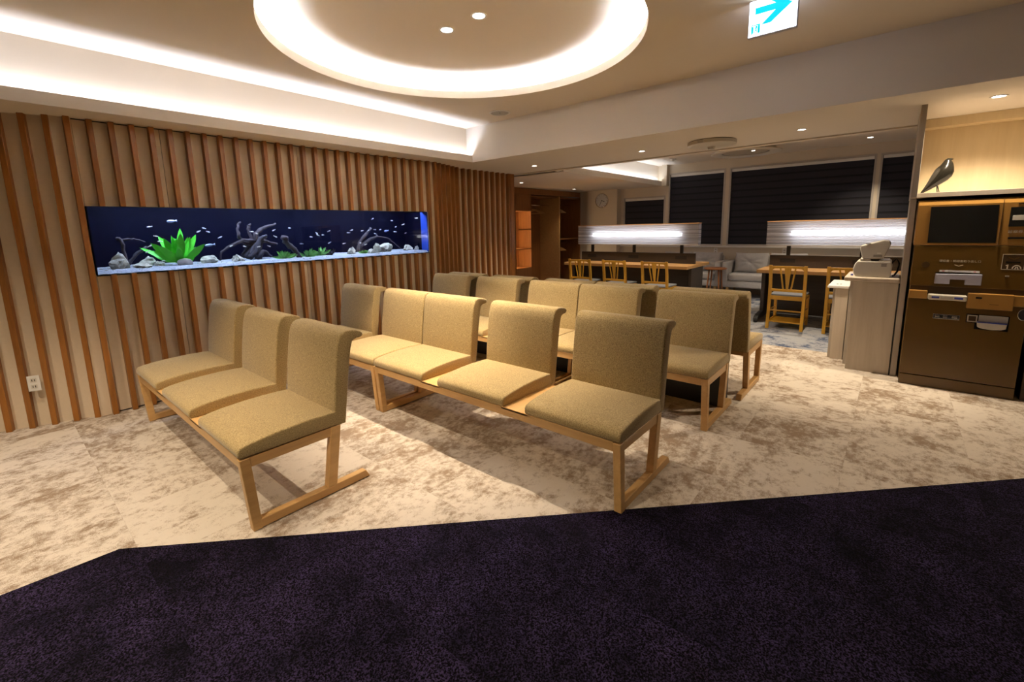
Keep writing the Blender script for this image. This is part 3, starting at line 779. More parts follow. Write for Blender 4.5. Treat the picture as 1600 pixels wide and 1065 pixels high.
for (x, z), lb in zip([(1.153, 1.579), (1.428, 1.354), (3.41, 1.45)], ['larger pale blue fish above the big green plant', 'larger pale blue fish right of the big green plant', 'bright blue fish above the driftwood at the aquarium right']):
    o = link('fish', fb, M_fish2, None, (x, 4.97, z)); o.rotation_euler = (0, -.1, rnd.uniform(-.3, .3)); tag(o, lb, 'fish')

# ================================================================== FAR ROOM FURNITURE
# ---- desks with a lamp screen
DX0, DX1, DZ = 7.40, 8.55, 0.768
def desk(y0, y1, label, lamp_label):
    L = y1 - y0
    d = thing('long_desk', label, 'desk', (7.975, (y0 + y1) / 2, 0), 0, 'long shared desks')
    h = L / 2
    part('desktop', MB().box(-0.575, 0.575, -h, h, DZ - 0.05, DZ), M_desk, d, 0.004)
    part('centre_panel', MB().box(-0.05, 0.05, -h + 0.05, h - 0.02, 0.06, DZ - 0.05), M_darkw, d, 0.003)
    for s in (-1, 1):
        part('end_panel', MB().box(-0.30, 0.30, s * (h - 0.02) - 0.0, s * (h - 0.07), 0.06, DZ - 0.05), M_darkw, d, 0.003)
        foot = part('foot', MB().prism([(-0.72, 0.04), (-0.66, 0.09), (-0.4, 0.12), (0.4, 0.12), (0.66, 0.09), (0.72, 0.04), (0.66, 0.03), (-0.66, 0.03)], s * (h - 0.02), s * (h - 0.08)), M_metal_black, d, 0.004)
        for xx in (-0.68, 0.68):
            c = MB(); c.loft([[(xx + 0.035 * math.cos(a * PI / 8), s * (h - 0.05) + q, 0.036 + 0.035 * math.sin(a * PI / 8)) for a in range(16)] for q in (-0.02, 0.02)])
            part('castor', c, M_metal_black, foot)
    part('divider', MB().box(-0.025, 0.025, -h + 0.06, h - 0.06, DZ, 0.95), M_darkw, d, 0.003)
    n = 3
    for k in range(n):
        yy = -h + 0.30 + (L - 0.60) * k / (n - 1)
        so = part('socket_plate', MB().box(-0.0285, -0.0245, yy - 0.10, yy + 0.10, 0.84, 0.90), M_metal_black, d, 0.001)
    lp = thing('desk_lamp_screen', lamp_label, 'lamp', (7.975, (y0 + y1) / 2, 0.95), 0, 'lit ribbed screens over the desks')
    for k in range(n):
        yy = -h + 0.30 + (L - 0.60) * k / (n - 1)
        part('post', MB().box(-0.02, 0.02, yy - 0.025, yy + 0.025, 0.0, 0.17), M_metal_black, lp, 0.002)
    # ribbed panel: a run of rounded horizontal ribs front and back
    z0, z1 = 0.155, 0.505
    for sgn in (-1, 1):
        prof = []; nr = 22
        for k in range(nr):
            za = z0 + (z1 - z0) * k / nr; dz = (z1 - z0) / nr
            prof += [(0.058, za + 0.0005), (0.066, za + dz * .25), (0.068, za + dz * .5), (0.066, za + dz * .75)]
        prof += [(0.058, z1)]
        rb = MB(); rb.loft([[(sgn * a, -h + 0.01, z) for a, z in prof], [(sgn * a, h - 0.01, z) for a, z in prof]], cap=False)
        nn = len(prof); rb.f = [f for f in rb.f if not (0 in f and nn - 1 in f)]
        part('ribbed_panel', rb, M_rib, lp)
    part('top_cap', MB().box(-0.072, 0.072, -h + 0.0, h - 0.0, z1, z1 + 0.014), M_desk, lp, 0.002)
    part('bottom_rail', MB().box(-0.068, 0.068, -h + 0.01, h - 0.01, z0 - 0.012, z0), M_alu, lp, 0.002)
    for s in (-1, 1):
        part('end_plate', MB().box(-0.066, 0.066, s * (h - 0.012), s * (h - 0.004), z0, z1), M_rib, lp)
    part('lamp_tube', MB().tube([(0, -h + 0.32, 0.33), (0, h - 0.32, 0.33)], 0.030, 12), M_tube, lp)
M_tube = glow('lamp_tube_glow', (0.96, 0.97, 1.0), 3.4)
def rib_mat():
    m = bpy.data.materials.new('ribbed_acrylic'); m.use_nodes = True
    nt = m.node_tree; N = nt.nodes; Lk = nt.links; N.clear()
    o = N.new('ShaderNodeOutputMaterial'); t = N.new('ShaderNodeBsdfTransparent'); t.inputs['Color'].default_value = (0.92, 0.92, 0.95, 1)
    tr = N.new('ShaderNodeBsdfTranslucent'); tr.inputs['Color'].default_value = (0.72, 0.72, 0.76, 1)
    g = N.new('ShaderNodeBsdfGlossy'); g.inputs['Roughness'].default_value = 0.25; g.inputs['Color'].default_value = (0.6, 0.6, 0.63, 1)
    tc = N.new('ShaderNodeTexCoord'); wv = N.new('ShaderNodeTexNoise'); mp = N.new('ShaderNodeMapping'); mp.inputs['Scale'].default_value = (0.0, 0.12, 42.0)
    wv.inputs['Scale'].default_value = 1.0; wv.inputs['Detail'].default_value = 3
    Lk.new(tc.outputs['Object'], mp.inputs['Vector']); Lk.new(mp.outputs['Vector'], wv.inputs['Vector'])
    r = N.new('ShaderNodeValToRGB'); r.color_ramp.elements[0].position = .36; r.color_ramp.elements[1].position = .62
    r.color_ramp.elements[0].color = (.22, .22, .22, 1); r.color_ramp.elements[1].color = (.95, .95, .95, 1)
    Lk.new(wv.outputs['Fac'], r.inputs['Fac'])
    a = N.new('ShaderNodeMixShader'); Lk.new(r.outputs['Color'], a.inputs[0]); Lk.new(t.outputs[0], a.inputs[1]); Lk.new(tr.outputs[0], a.inputs[2])
    b = N.new('ShaderNodeMixShader'); b.inputs[0].default_value = 0.10; Lk.new(a.outputs[0], b.inputs[1]); Lk.new(g.outputs[0], b.inputs[2])
    Lk.new(b.outputs[0], o.inputs[0]); return m
M_rib = rib_mat()
desk(2.53, 4.90, 'long oak desk with dark legs behind the waiting benches', 'lit ribbed screen lamp over the left desk')
desk(-0.85, 1.52, 'long oak desk at the right, behind the two honey chairs', 'lit ribbed screen lamp over the right desk')

# ---- chairs
def make_chair(name, label, loc, rz):
    c = thing(name, label, 'chair', loc, rz, 'honey wood desk chairs')      # x = forward, back at x = 0
    W = 0.215
    def bar(nm, p, q, wx, wy, parent=c, mat=M_chair):
        (x0, y0, z0), (x1, y1, z1) = p, q
        return part(nm, MB().hexa([(x0 - wx, y0 - wy, z0), (x0 + wx, y0 - wy, z0), (x0 + wx, y0 + wy, z0), (x0 - wx, y0 + wy, z0),
                                   (x1 - wx, y1 - wy, z1), (x1 + wx, y1 - wy, z1), (x1 + wx, y1 + wy, z1), (x1 - wx, y1 + wy, z1)]), mat, parent, 0.003, 1)
    for s in (-1, 1):
        pr = [(-0.085, 0.0), (-0.05, 0.0), (0.005, 0.30), (0.012, 0.44), (-0.012, 0.66), (-0.055, 0.875), (-0.085, 0.875), (-0.048, 0.66), (-0.032, 0.44), (-0.036, 0.30)]
        part('rear_leg', MB().prism(pr, s * (W + 0.005), s * (W - 0.033)), M_chair, c, 0.003, 1)
        bar('front_leg', (0.42, s * (W - 0.02), 0.0), (0.39, s * (W - 0.02), 0.44), 0.018, 0.018)
        bar('side_rail', (0.0, s * (W - 0.016), 0.415), (0.0, s * (W - 0.016), 0.416), 0.001, 0.001)
        part('side_apron', MB().box(-0.0, 0.385, s * (W - 0.028), s * (W - 0.008), 0.40, 0.45), M_chair, c, 0.003, 1)
        part('side_stretcher', MB().tube([(-0.03, s * (W - 0.018), 0.26), (0.40, s * (W - 0.018), 0.24)], 0.009, 8), M_chair, c)
        part('shelf_rail', MB().box(-0.06, 0.40, s * (W - 0.028), s * (W - 0.010), 0.085, 0.11), M_chair, c, 0.003, 1)
    part('top_rail', MB().prism([(-W + 0.03, 0.805), (-W + 0.055, 0.832), (0, 0.84), (W - 0.055, 0.832), (W - 0.03, 0.805), (W - 0.03, 0.865), (0, 0.868), (-W + 0.03, 0.865)], -0.078, -0.050, 'yz'), M_chair, c, 0.003, 1)
    part('lower_rail', MB().box(-0.035, -0.012, -W + 0.032, W - 0.032, 0.515, 0.55), M_chair, c, 0.003, 1)
    part('splat', MB().hexa([(-0.034, -0.012, 0.54), (-0.020, -0.012, 0.54), (-0.020, 0.012, 0.54), (-0.034, 0.012, 0.54), (-0.072, -0.040, 0.845), (-0.058, -0.040, 0.845), (-0.058, 0.040, 0.845), (-0.072, 0.040, 0.845)]), M_chair, c, 0.002, 1)
    for s in (-1, 1):
        bar('spindle', (-0.027, s * 0.045, 0.54), (-0.065, s * 0.088, 0.84), 0.006, 0.010)
    part('rear_apron', MB().box(-0.025, 0.0, -W + 0.03, W - 0.03, 0.40, 0.455), M_chair, c, 0.003, 1)
    part('front_apron', MB().box(0.385, 0.405, -W + 0.03, W - 0.03, 0.40, 0.45), M_chair, c, 0.003, 1)
    part('seat_pad', MB().box(-0.02, 0.42, -W + 0.012, W - 0.012, 0.452, 0.482), M_seatpad, c, 0.012, 2, True)
    part('rear_stretcher', MB().tube([(-0.032, -W + 0.02, 0.255), (-0.032, W - 0.02, 0.255)], 0.010, 8), M_chair, c)
    part('foot_shelf', MB().box(-0.02, 0.36, -W + 0.03, W - 0.03, 0.085, 0.10), M_chair, c, 0.002, 1)
    return c
c0 = make_chair('desk_chair', 'honey wood slat-back chair at the left end of the left desk', (7.02, 4.285, 0.0), 0.04)
dup(c0, (7.02, 3.605, 0), -0.02, 'middle honey wood slat-back chair of the three at the left desk')
dup(c0, (7.0, 2.89, 0), 0.0, 'honey wood slat-back chair at the right end of the left desk')
dup(c0, (7.03, 1.055, 0), 0.0, 'honey wood slat-back chair seen whole at the right desk')
dup(c0, (7.06, 0.41, 0), 0.02, 'honey wood slat-back chair half hidden behind the white counter')

# ---- sofas
def sofa(y0, y1, label, group='grey sofas under the windows'):
    L = y1 - y0; s = thing('sofa', label, 'sofa', (9.88, (y0 + y1) / 2, 0), 0, group); h = L / 2
    part('base', MB().box(-0.37, 0.30, -h + 0.02, h - 0.02, 0.20, 0.335), M_sofa, s, 0.02, 2, True)
    part('seat_cushion', MB().box(-0.40, 0.12, -h + 0.115, h - 0.115, 0.337, 0.475), M_sofa, s, 0.04, 3, True)
    part('back', MB().hexa([(0.10, -h + 0.10, 0.335), (0.29, -h + 0.10, 0.335), (0.29, h - 0.10, 0.335), (0.10, h - 0.10, 0.335), (0.17, -h + 0.10, 0.80), (0.30, -h + 0.10, 0.80), (0.30, h - 0.10, 0.80), (0.17, h - 0.10, 0.80)]), M_sofa, s, 0.03, 3, True)
    for q in (-1, 1):
        part('armrest', MB().box(-0.38, 0.29, q * h, q * (h - 0.11), 0.22, 0.70), M_sofa, s, 0.035, 3, True)
        for x in (-0.30, 0.24):
            part('leg', MB().hexa([(x - .014, q * (h - .10) - .014, 0), (x + .014, q * (h - .10) - .014, 0), (x + .014, q * (h - .10) + .014, 0), (x - .014, q * (h - .10) + .014, 0), (x - .024, q * (h - .10) - .024, .2), (x + .024, q * (h - .10) - .024, .2), (x + .024, q * (h - .10) + .024, .2), (x - .024, q * (h - .10) + .024, .2)]), M_oak, s)
    return s
def pillow(y, label, tilt=0.28, w_=0.60, hh=0.40, x=9.87, rz=0.0):
    n = 22; vs = []; fs = []
    for side in (-1, 1):
        for j in range(n + 1):
            for i in range(n + 1):
                u = -1 + 2 * i / n; v = -1 + 2 * j / n
                puff = (max(0, 1 - u ** 4) * max(0, 1 - v ** 4)) ** 0.45 * 0.085
                r = math.hypot(u * 1.2, v); a = math.atan2(v, u * 1.2)
                puff -= 0.045 * math.exp(-(r / 0.22) ** 2)
                puff += 0.010 * math.sin(a * 9 + side) * math.exp(-((r - .45) / .4) ** 2)
                pin = 1 - 0.05 * (1 - abs(u)) * abs(v) - 0.05 * (1 - abs(v)) * abs(u)
                vs.append((side * puff, u * w_ / 2 * (1 - 0.05 * (1 - v * v)), v * hh / 2 * (1 - 0.05 * (1 - u * u))))
    N1 = (n + 1) ** 2
    for q in (0, 1):
        for j in range(n):
            for i in range(n):
                a = q * N1 + j * (n + 1) + i
                fs.append((a, a + 1, a + n + 2, a + n + 1))
    m = MB(); m.add(vs, fs)
    cu = thing('sofa_cushion', label, 'cushion', (x, y, 0.475 + hh / 2 * math.cos(tilt) + 0.005), 0, 'tufted cushions on the sofas')
    cu.rotation_euler = (0, tilt, rz)
    part('cover', m, M_sofa, cu, smooth=True)
    part('button', MB().lathe([(0.001, 0.0), (0.010, 0.0), (0.008, 0.006), (0.001, 0.008)], (0, 0, 0), 10), M_sofa, cu, loc=(-0.046, 0, 0)).rotation_euler = (0, -PI / 2, 0)
sofa(1.16, 2.57, 'grey two-seat sofa between the two desks, below the wide blind')
sofa(2.60, 4.00, 'grey sofa mostly hidden behind the left desk')
pillow(2.13, 'grey tufted cushion at the left of the sofa between the desks')
pillow(1.50, 'grey tufted cushion behind the right desk divider')
pillow(2.97, 'grey cushion on the sofa behind the left desk, its right one')
pillow(3.58, 'grey cushion on the sofa behind the left desk lamp')
st = thing('side_table', 'round red-brown wooden side table in front of the sofas', 'table', (9.25, 2.62, 0))
part('table_top', MB().lathe([(0.001, 0.57), (0.19, 0.57), (0.205, 0.58), (0.205, 0.595), (0.195, 0.602), (0.001, 0.602)], (0, 0, 0), 32), M_table, st)
for k in range(4):
    a = PI / 4 + k * PI / 2
    part('leg', MB().tube([(0.17 * math.cos(a), 0.17 * math.sin(a), 0), (0.12 * math.cos(a), 0.12 * math.sin(a), 0.572)], [0.011, 0.017], 10), M_table, st)
def outlet(loc, rz, label):
    o = thing('wall_outlet', label, 'outlet', loc, rz, 'wall outlets')
    part('plate', MB().box(-0.004, 0.004, -0.036, 0.036, -0.06, 0.06), M_white, o, 0.002)
    for z in (-0.025, 0.025):
        s = part('socket', MB().box(-0.006, -0.004, -0.018, 0.018, z - 0.016, z + 0.016), M_ivory, o, 0.001)
        for y in (-0.007, 0.007): part('slot', MB().box(-0.0066, -0.0058, y - 0.0022, y + 0.0022, z - 0.008, z + 0.008), M_black, s)
outlet((XW - 0.004, 1.63, 0.88), 0, 'white outlet below the far window, right of the sofa cushion')
outlet((XW - 0.004, 2.90, 0.88), 0, 'white outlet below the far window, above the left sofa')
outlet((0.126, 4.912, 0.36), PI / 2 - A1, 'white double outlet low between slats of the left wall')

# ---- clock
ck = thing('wall_clock', 'round silver-grey wall clock on the far pilaster', 'clock', (9.985, 5.52, 2.06))
m = MB(); m.loft([[(x, r * math.cos(2 * PI * k / 40), r * math.sin(2 * PI * k / 40)) for k in range(40)] for r, x in ((0.155, 0.014), (0.17, 0.010), (0.17, -0.012), (0.158, -0.016), (0.156, -0.008))], cap=False)
part('rim', m, M_chrome, ck, smooth=False)
m = MB(); m.loft([[(x, 0.157 * math.cos(2 * PI * k / 40), 0.157 * math.sin(2 * PI * k / 40)) for k in range(40)] for x in (-0.007, 0.010)])
part('dial', m, plain('clock_dial', (0.52, 0.51, 0.50), 0.5), ck)
for k in range(12):
    a = k * PI / 6
    q = part('hour_mark', MB().box(-0.0085, -0.0068, -0.003, 0.003, 0.125, 0.148), M_black, ck); q.rotation_euler = (a, 0, 0)
for nm, a, L, wd in (('hour_hand', math.radians(110), 0.085, 0.006), ('minute_hand', math.radians(-155), 0.125, 0.004)):
    q = part(nm, MB().box(-0.011, -0.009, -wd, wd, -0.015, L), M_black, ck); q.rotation_euler = (a, 0, 0)
m = MB(); m.loft([[(x, 0.010 * math.cos(2 * PI * k / 12), 0.010 * math.sin(2 * PI * k / 12)) for k in range(12)] for x in (-0.012, -0.008)]); part('hub', m, M_black, ck)

# ---- wardrobe with lit shelves (front plane at y = 6.25, opening towards the room)
WY = 6.25; WB = 6.84
wd = thing('wardrobe', 'brown built-in wardrobe with lit shelves at the far left', 'wardrobe', (8.2, WY, 0))
def wp(nm, x0, x1, y0, y1, z0, z1, mat=None, par=None): return part(nm, MB().box(x0 - 8.2, x1 - 8.2, y0 - WY, y1 - WY, z0, z1), mat or M_brownw, par or wd, 0.002, 1)
wp('header', 6.05, 10.19, WY, WY + 0.03, 2.18, 2.305)
wp('back_panel', 6.05, 10.19, WB, WB + 0.02, 0, 2.305)
wp('plinth', 6.05, 10.19, WY + 0.02, WB, 0, 0.06)
wp('front_panel', 6.05, 7.56, WY, WY + 0.03, 0.06, 2.18)
wp('front_panel', 7.56, 8.12, WY, WY + 0.03, 1.835, 2.18)
wp('front_panel', 7.56, 8.12, WY, WY + 0.03, 0.06, 0.56)
for x in (7.54, 8.10, 9.23, 10.17): wp('upright', x, x + 0.03 if x != 9.23 else x + 0.025, WY, WB, 0.06, 2.18, M_oak if x == 9.23 else None)
wp('niche_back', 7.57, 8.10, WY + 0.36, WY + 0.38, 0.56, 1.835)
for z in (0.565, 0.995, 1.425, 1.835): wp('shelf', 7.57, 8.10, WY + 0.005, WY + 0.36, z - 0.022, z)
wp('shelf', 9.255, 10.17, WY + 0.02, WB, 1.14, 1.165)
wp('top_shelf', 8.13, 10.17, WY + 0.05, WB, 2.14, 2.165)
M_warm_led = glow('shelf_led', (1.0, 0.66, 0.34), 34.0)
for z in (0.60, 1.03, 1.46): wp('shelf_light', 7.572, 7.580, WY + 0.10, WY + 0.13, z, z + 0.32, M_warm_led)
part('hanging_rail', MB().tube([(8.13 - 8.2, 0.30, 1.97), (9.23 - 8.2, 0.30, 1.97)], 0.012, 8), M_chrome, wd)
part('hanging_rail', MB().tube([(9.255 - 8.2, 0.30, 2.0), (10.17 - 8.2, 0.30, 2.0)], 0.012, 8), M_chrome, wd)
part('hanging_rail', MB().tube([(9.255 - 8.2, 0.30, 1.06), (10.17 - 8.2, 0.30, 1.06)], 0.012, 8), M_chrome, wd)
def hanger(x, y, z, rz, label, group):
    h = thing('coat_hanger', label, 'hanger', (x, y, z), rz, group)
    part('hook', MB().tube([(0, 0, -0.10), (0, 0, -0.03)] + [(0, 0.022 * math.cos(a) - 0.0, 0.0 + 0.022 * math.sin(a)) for a in [(-0.5 + k * 0.28) * PI for k in range(6)]], 0.003, 6), M_chrome, h)
    part('arms', MB().tube([(0, -0.21, -0.20), (0, -0.1, -0.135), (0, 0, -0.10), (0, 0.1, -0.135), (0, 0.21, -0.20)], [0.008, 0.012, 0.014, 0.012, 0.008], 8), M_oak, h)
    part('bar', MB().tube([(0, -0.20, -0.197), (0, 0.20, -0.197)], 0.006, 6), M_oak, h)
for k in range(4): hanger(9.42 + 0.06 * k, WY + 0.30, 1.06, 0.5, 'wooden coat hanger on the low rail of the dark wardrobe bay', 'hangers on the low rail')
for k in range(3): hanger(9.45 + 0.07 * k, WY + 0.30, 2.0, 0.6, 'wooden coat hanger on the high rail of the dark wardrobe bay', 'hangers on the high rail')
for k in range(3): hanger(8.55 + 0.07 * k, WY + 0.30, 1.97, 0.3, 'coat hanger on the rail of the brown wardrobe bay', 'hangers in the brown bay')

# ================================================================== COUNTER, PILLAR, MACHINE
ct = thing('counter_cabinet', 'pale wooden counter cabinet beside the payment machine', 'cabinet', (5.70, 0.10, 0))
part('body', MB().box(-0.28, 0.28, -0.165, 0.172, 0.0, 0.872), M_pale, ct, 0.003)
part('worktop', MB().box(-0.30, 0.30, -0.165, 0.245, 0.874, 0.915), M_pale, ct, 0.012, 3)
part('side_post', MB().box(-0.10, 0.26, 0.178, 0.205, 0.0, 0.872), M_grey_edge, ct, 0.002)
part('kick_gap', MB().box(-0.284, -0.279, -0.168, -0.158, 0.0, 0.87), M_black, ct)
lpn = thing('low_partition', 'narrow low pale partition with a capped top left of the counter', 'partition', (5.90, 0.36, 0))
part('panel', MB().box(-0.15, 0.4, -0.04, 0.068, 0.0, 0.755), M_pale, lpn, 0.002)
part('edge_strip', MB().box(-0.12, 0.4, 0.070, 0.092, 0.0, 0.755), M_grey_edge, lpn, 0.002)
cap = part('cap', MB().box(-0.17, 0.42, -0.045, 0.138, 0.757, 0.785), M_white, lpn, 0.006)
for y in (0.03, 0.06): part('cap_slot', MB().box(-0.04, 0.0, y, y + 0.014, 0.7845, 0.7865), M_black, cap)
lb = thing('label_printer', 'grey two-tier printer device on the counter', 'printer', (5.62, 0.14, 0.916))
part('base', MB().prism([(-0.135, 0.02), (-0.125, 0.0), (0.125, 0.0), (0.142, 0.03), (0.148, 0.075), (0.135, 0.125), (0.12, 0.148), (-0.13, 0.150), (-0.14, 0.10)], -0.17, 0.17, 'yz'), M_device, lb, 0.008)
part('top_tray', MB().box(-0.16, 0.10, 0.02, 0.10, 0.151, 0.172), M_ivory, lb, 0.004)
part('tray', MB().box(-0.16, 0.10, -0.12, -0.04, 0.151, 0.163), M_ivory, lb, 0.004)
up = part('display_head', MB().prism([(-0.07, 0.175), (0.085, 0.175), (0.11, 0.27), (0.105, 0.292), (0.05, 0.31), (-0.06, 0.345), (-0.10, 0.335), (-0.115, 0.31)], -0.165, 0.10, 'yz'), M_device, lb, 0.006)
part('neck', MB().box(-0.10, 0.06, -0.05, 0.07, 0.150, 0.18), M_device, lb)
part('badge', MB().box(-0.1665, -0.1648, -0.06, 0.005, 0.19, 0.212), plain('badge_grey', (0.22, 0.20, 0.18), .5), up)
part('badge_line', MB().box(-0.1668, -0.1648, -0.05, -0.02, 0.222, 0.230), M_white, up)
part('vent', MB().box(-0.1666, -0.1648, 0.03, 0.07, 0.308, 0.318), plain('badge_grey', (0.22, 0.20, 0.18), .5), up)
part('sticker', MB().box(-0.1715, -0.1697, -0.10, -0.06, 0.10, 0.13), plain('badge_grey', (0.22, 0.20, 0.18), .5), lb)
part('button', MB().box(-0.09, -0.06, 0.145, 0.165, 0.001, 0.016), M_blue_ink, lb, 0.002)
part('cable', MB().tube([(0.0, -0.13, 0.12), (0.0, -0.165, 0.17), (0.0, -0.19, 0.12), (-0.01, -0.18, 0.05), (-0.02, -0.16, 0.012), (-0.05, -0.15, 0.008)], 0.008, 8), M_metal_black, lb)
# pillar panels and the niche over the machine
pl = struct(part('trim_5', MB().box(5.41, 5.98, -0.113, -0.070, 0.0, 1.622), M_grey_edge, None, 0.002), 'pale grey wooden panel between counter and payment machine')
pu = struct(part('trim_6', MB().box(5.04, 5.98, -0.104, -0.066, 1.624, ZS), M_grey_edge, None, 0.002), 'upper pale wooden panel beside the bird shelf')
sh = struct(part('trim_7', MB().box(5.20, 5.97, -2.6, -0.105, 1.626, 1.664), M_grey_edge, None, 0.002), 'pale wooden shelf over the payment machine')
part('maple_back', MB().box(5.96, 5.985, -2.6, -0.105, 1.666, 2.27), M_maple, sh)
part('top_moulding', MB().box(5.80, 5.985, -2.6, -0.105, 2.27, ZS), M_maple, sh, 0.003)
part('under_back', MB().box(5.95, 5.985, -2.6, -0.118, 0.0, 1.62), M_black, sh)

mc = thing('payment_machine', 'bronze self-service payment machine with a dark screen', 'machine', (5.21, -0.48, 0))
def mp_(nm, y0, y1, z0, z1, x0, x1, mat, par=None, bevel=0.003):
    return part(nm, MB().box(x0, x1, y0 + 0.48, y1 + 0.48, z0, z1), mat, par or mc, bevel)
YL, YR = -0.130, -0.830
mp_('plinth', YL, YR, 0.0, 0.092, 0.0, 0.60, M_mach)
mp_('lower_door', YL, YR, 0.098, 0.775, 0.0, 0.60, M_mach)
mp_('middle_panel', YL, YR, 0.885, 1.225, 0.0, 0.60, M_mach)
mp_('seam_band', YL + -0.004, YR + 0.004, 0.775, 0.885, 0.006, 0.60, M_mach_dk)
hd = part('head', MB().prism([(0.004, 1.228), (0.0, 1.24), (-0.012, 1.56), (-0.004, 1.592), (0.03, 1.602), (0.60, 1.602), (0.60, 1.228)], -0.838 + 0.48, -0.122 + 0.48, 'xz'), M_mach_lt, mc, 0.004)
part('screen', MB().hexa([(-0.0045, -0.603 + .48, 1.250), (0.02, -0.603 + .48, 1.250), (0.02, -0.208 + .48, 1.250), (-0.0045, -0.208 + .48, 1.250), (-0.0145, -0.593 + .48, 1.546), (0.02, -0.593 + .48, 1.546), (0.02, -0.204 + .48, 1.546), (-0.0145, -0.204 + .48, 1.546)]), M_screen, hd)
mp_('head_seam', -0.6165, -0.614, 1.235, 1.585, -0.0125, -0.004, M_mach_dk, hd, 0)
mp_('card_window', -0.657, -0.79, 1.376, 1.524, -0.0125, 0.0, M_screen, hd, 0.001)
mp_('card_slot', -0.672, -0.775, 1.424, 1.462, -0.0135, 0.0, M_device, hd, 0.001)
mp_('ticket_slot', -0.664, -0.79, 1.282, 1.294, -0.0085, 0.0, M_screen, hd, 0.001)
mp_('top_slot', -0.69, -0.79, 1.548, 1.552, -0.0135, 0.0, M_screen, hd, 0)
spk = MB(); spk.loft([[(x, -0.215 + .48 + 0.026 * math.cos(2 * PI * k / 20), 1.065 + 0.026 * math.sin(2 * PI * k / 20)) for k in range(20)] for x in (-0.002, 0.01)])
part('speaker_grille', spk, M_mach_dk, mc)
ro = part('receipt_outlet', MB().prism([(-0.281 + .48, 0.991), (-0.281 + .48, 0.910), (-0.373 + .48, 0.910), (-0.373 + .48, 0.950), (-0.462 + .48, 0.950), (-0.462 + .48, 0.910), (-0.556 + .48, 0.910), (-0.556 + .48, 0.998)], -0.028, 0.02, 'yz'), M_lilac, mc, 0.003)
mp_('outlet_mouth', -0.281, -0.556, 0.994, 1.003, -0.006, 0.02, M_screen, mc, 0.001)
mp_('notice_strip', -0.304, -0.540, 1.008, 1.024, -0.002, 0.004, M_paper, mc, 0)
for y0, y1 in ((-0.32, -0.335), (-0.505, -0.52)): mp_('notice_mark', y0, y1, 1.013, 1.019, -0.0026, 0.0, plain('red_print', (0.5, 0.08, 0.06), .6), mc, 0)
mp_('notice_print', -0.355, -0.49, 1.0145, 1.0175, -0.0026, 0.0, plain('grey_print', (0.3, 0.28, 0.27), .6), mc, 0)
def chevron(y, z, wd_, ht, th, mat, par, x=-0.0018):
    part('chevron', MB().prism([(y + .48 - wd_, z + ht), (y + .48, z), (y + .48 + wd_, z + ht), (y + .48 + wd_, z + ht - th), (y + .48, z - th), (y + .48 - wd_, z + ht - th)], x, 0.002, 'yz'), mat, par)
chevron(-0.415, 1.062, 0.025, 0.010, 0.005, M_print, mc)
# white-framed card logo box
fr = MB()
for a, b, c_, d_ in ((-0.653, -0.656, 1.045, 1.160), (-0.772, -0.775, 1.045, 1.160), (-0.653, -0.775, 1.042, 1.045), (-0.653, -0.775, 1.160, 1.163)): fr.box(-0.0018, 0.002, a + .48, b + .48, c_, d_)
part('logo_frame', fr, M_print, mc)
mp_('logo_field', -0.657, -0.771, 1.046, 1.159, -0.0008, 0.002, M_mach_dk, mc, 0)
chevron(-0.715, 1.128, 0.028, 0.014, 0.008, M_mach, mc, -0.0016)
mp_('logo_slot', -0.675, -0.752, 1.098, 1.106, -0.0016, 0.002, M_screen, mc, 0)
part('logo_one', MB().prism([(-0.690 + .48, 1.047), (-0.690 + .48, 1.083), (-0.676 + .48, 1.076), (-0.676 + .48, 1.070), (-0.683 + .48, 1.073), (-0.682 + .48, 1.047)], -0.0020, 0.0, 'yz'), M_print, mc)
ar = MB()
pts = [(-0.735 + .48 + 0.026 * math.cos(a * PI / 8), 1.050 + 0.030 * math.sin(a * PI / 8)) for a in range(9)] + [(-0.735 + .48 + 0.019 * math.cos(a * PI / 8), 1.050 + 0.023 * math.sin(a * PI / 8)) for a in range(8, -1, -1)]
ar.prism(pts, -0.0020, 0.0, 'yz')
for q in (-0.008, 0.008): ar.prism([(-0.735 + .48 + q - .004, 1.047), (-0.735 + .48 + q + .004, 1.047), (-0.735 + .48 + q * .4 + .003, 1.066), (-0.735 + .48 + q * .4 - .003, 1.066)], -0.0020, 0.0, 'yz')
part('logo_arch', ar, M_print, mc)
mp_('key_lock', -0.680, -0.705, 0.985, 0.998, -0.006, 0.004, M_chrome, mc, 0.003)
mp_('ledge', YL, -0.247, 0.776, 0.846, -0.030, 0.02, M_mach_lt, mc, 0.004)
mp_('ledge', -0.490, -0.745, 0.722, 0.846, -0.045, 0.02, M_mach_lt, mc, 0.004)
mp_('ledge', -0.735, YR, 0.758, 0.842, -0.035, 0.02, M_mach_lt, mc, 0.004)
mp_('ledge_slot', -0.535, -0.57, 0.805, 0.818, -0.0465, -0.04, M_screen, mc, 0)
mp_('ledge_line', -0.615, -0.665, 0.763, 0.766, -0.0465, -0.04, M_mach_dk, mc, 0)
wt_ = mp_('note_tray', -0.252, -0.487, 0.775, 0.822, -0.050, 0.02, M_ivory, mc, 0.010)
for y0, y1 in ((-0.275, -0.322), (-0.412, -0.464)): mp_('tray_grip', y0, y1, 0.790, 0.806, -0.0515, -0.045, M_blue_ink, wt_, 0.001)
mp_('tray_recess', -0.33, -0.405, 0.786, 0.808, -0.0508, -0.045, M_device, wt_, 0.001)
hp = mp_('handle_plate', -0.300, -0.464, 0.610, 0.652, -0.003, 0.004, M_chrome, mc, 0.002)
mp_('handle_grip', -0.308, -0.455, 0.622, 0.642, -0.0045, -0.002, M_metal_black, hp, 0.001)
for y0, y1 in ((-0.312, -0.342), (-0.415, -0.450)): mp_('handle_catch', y0, y1, 0.625, 0.641, -0.010, -0.003, M_chrome, hp, 0.003)
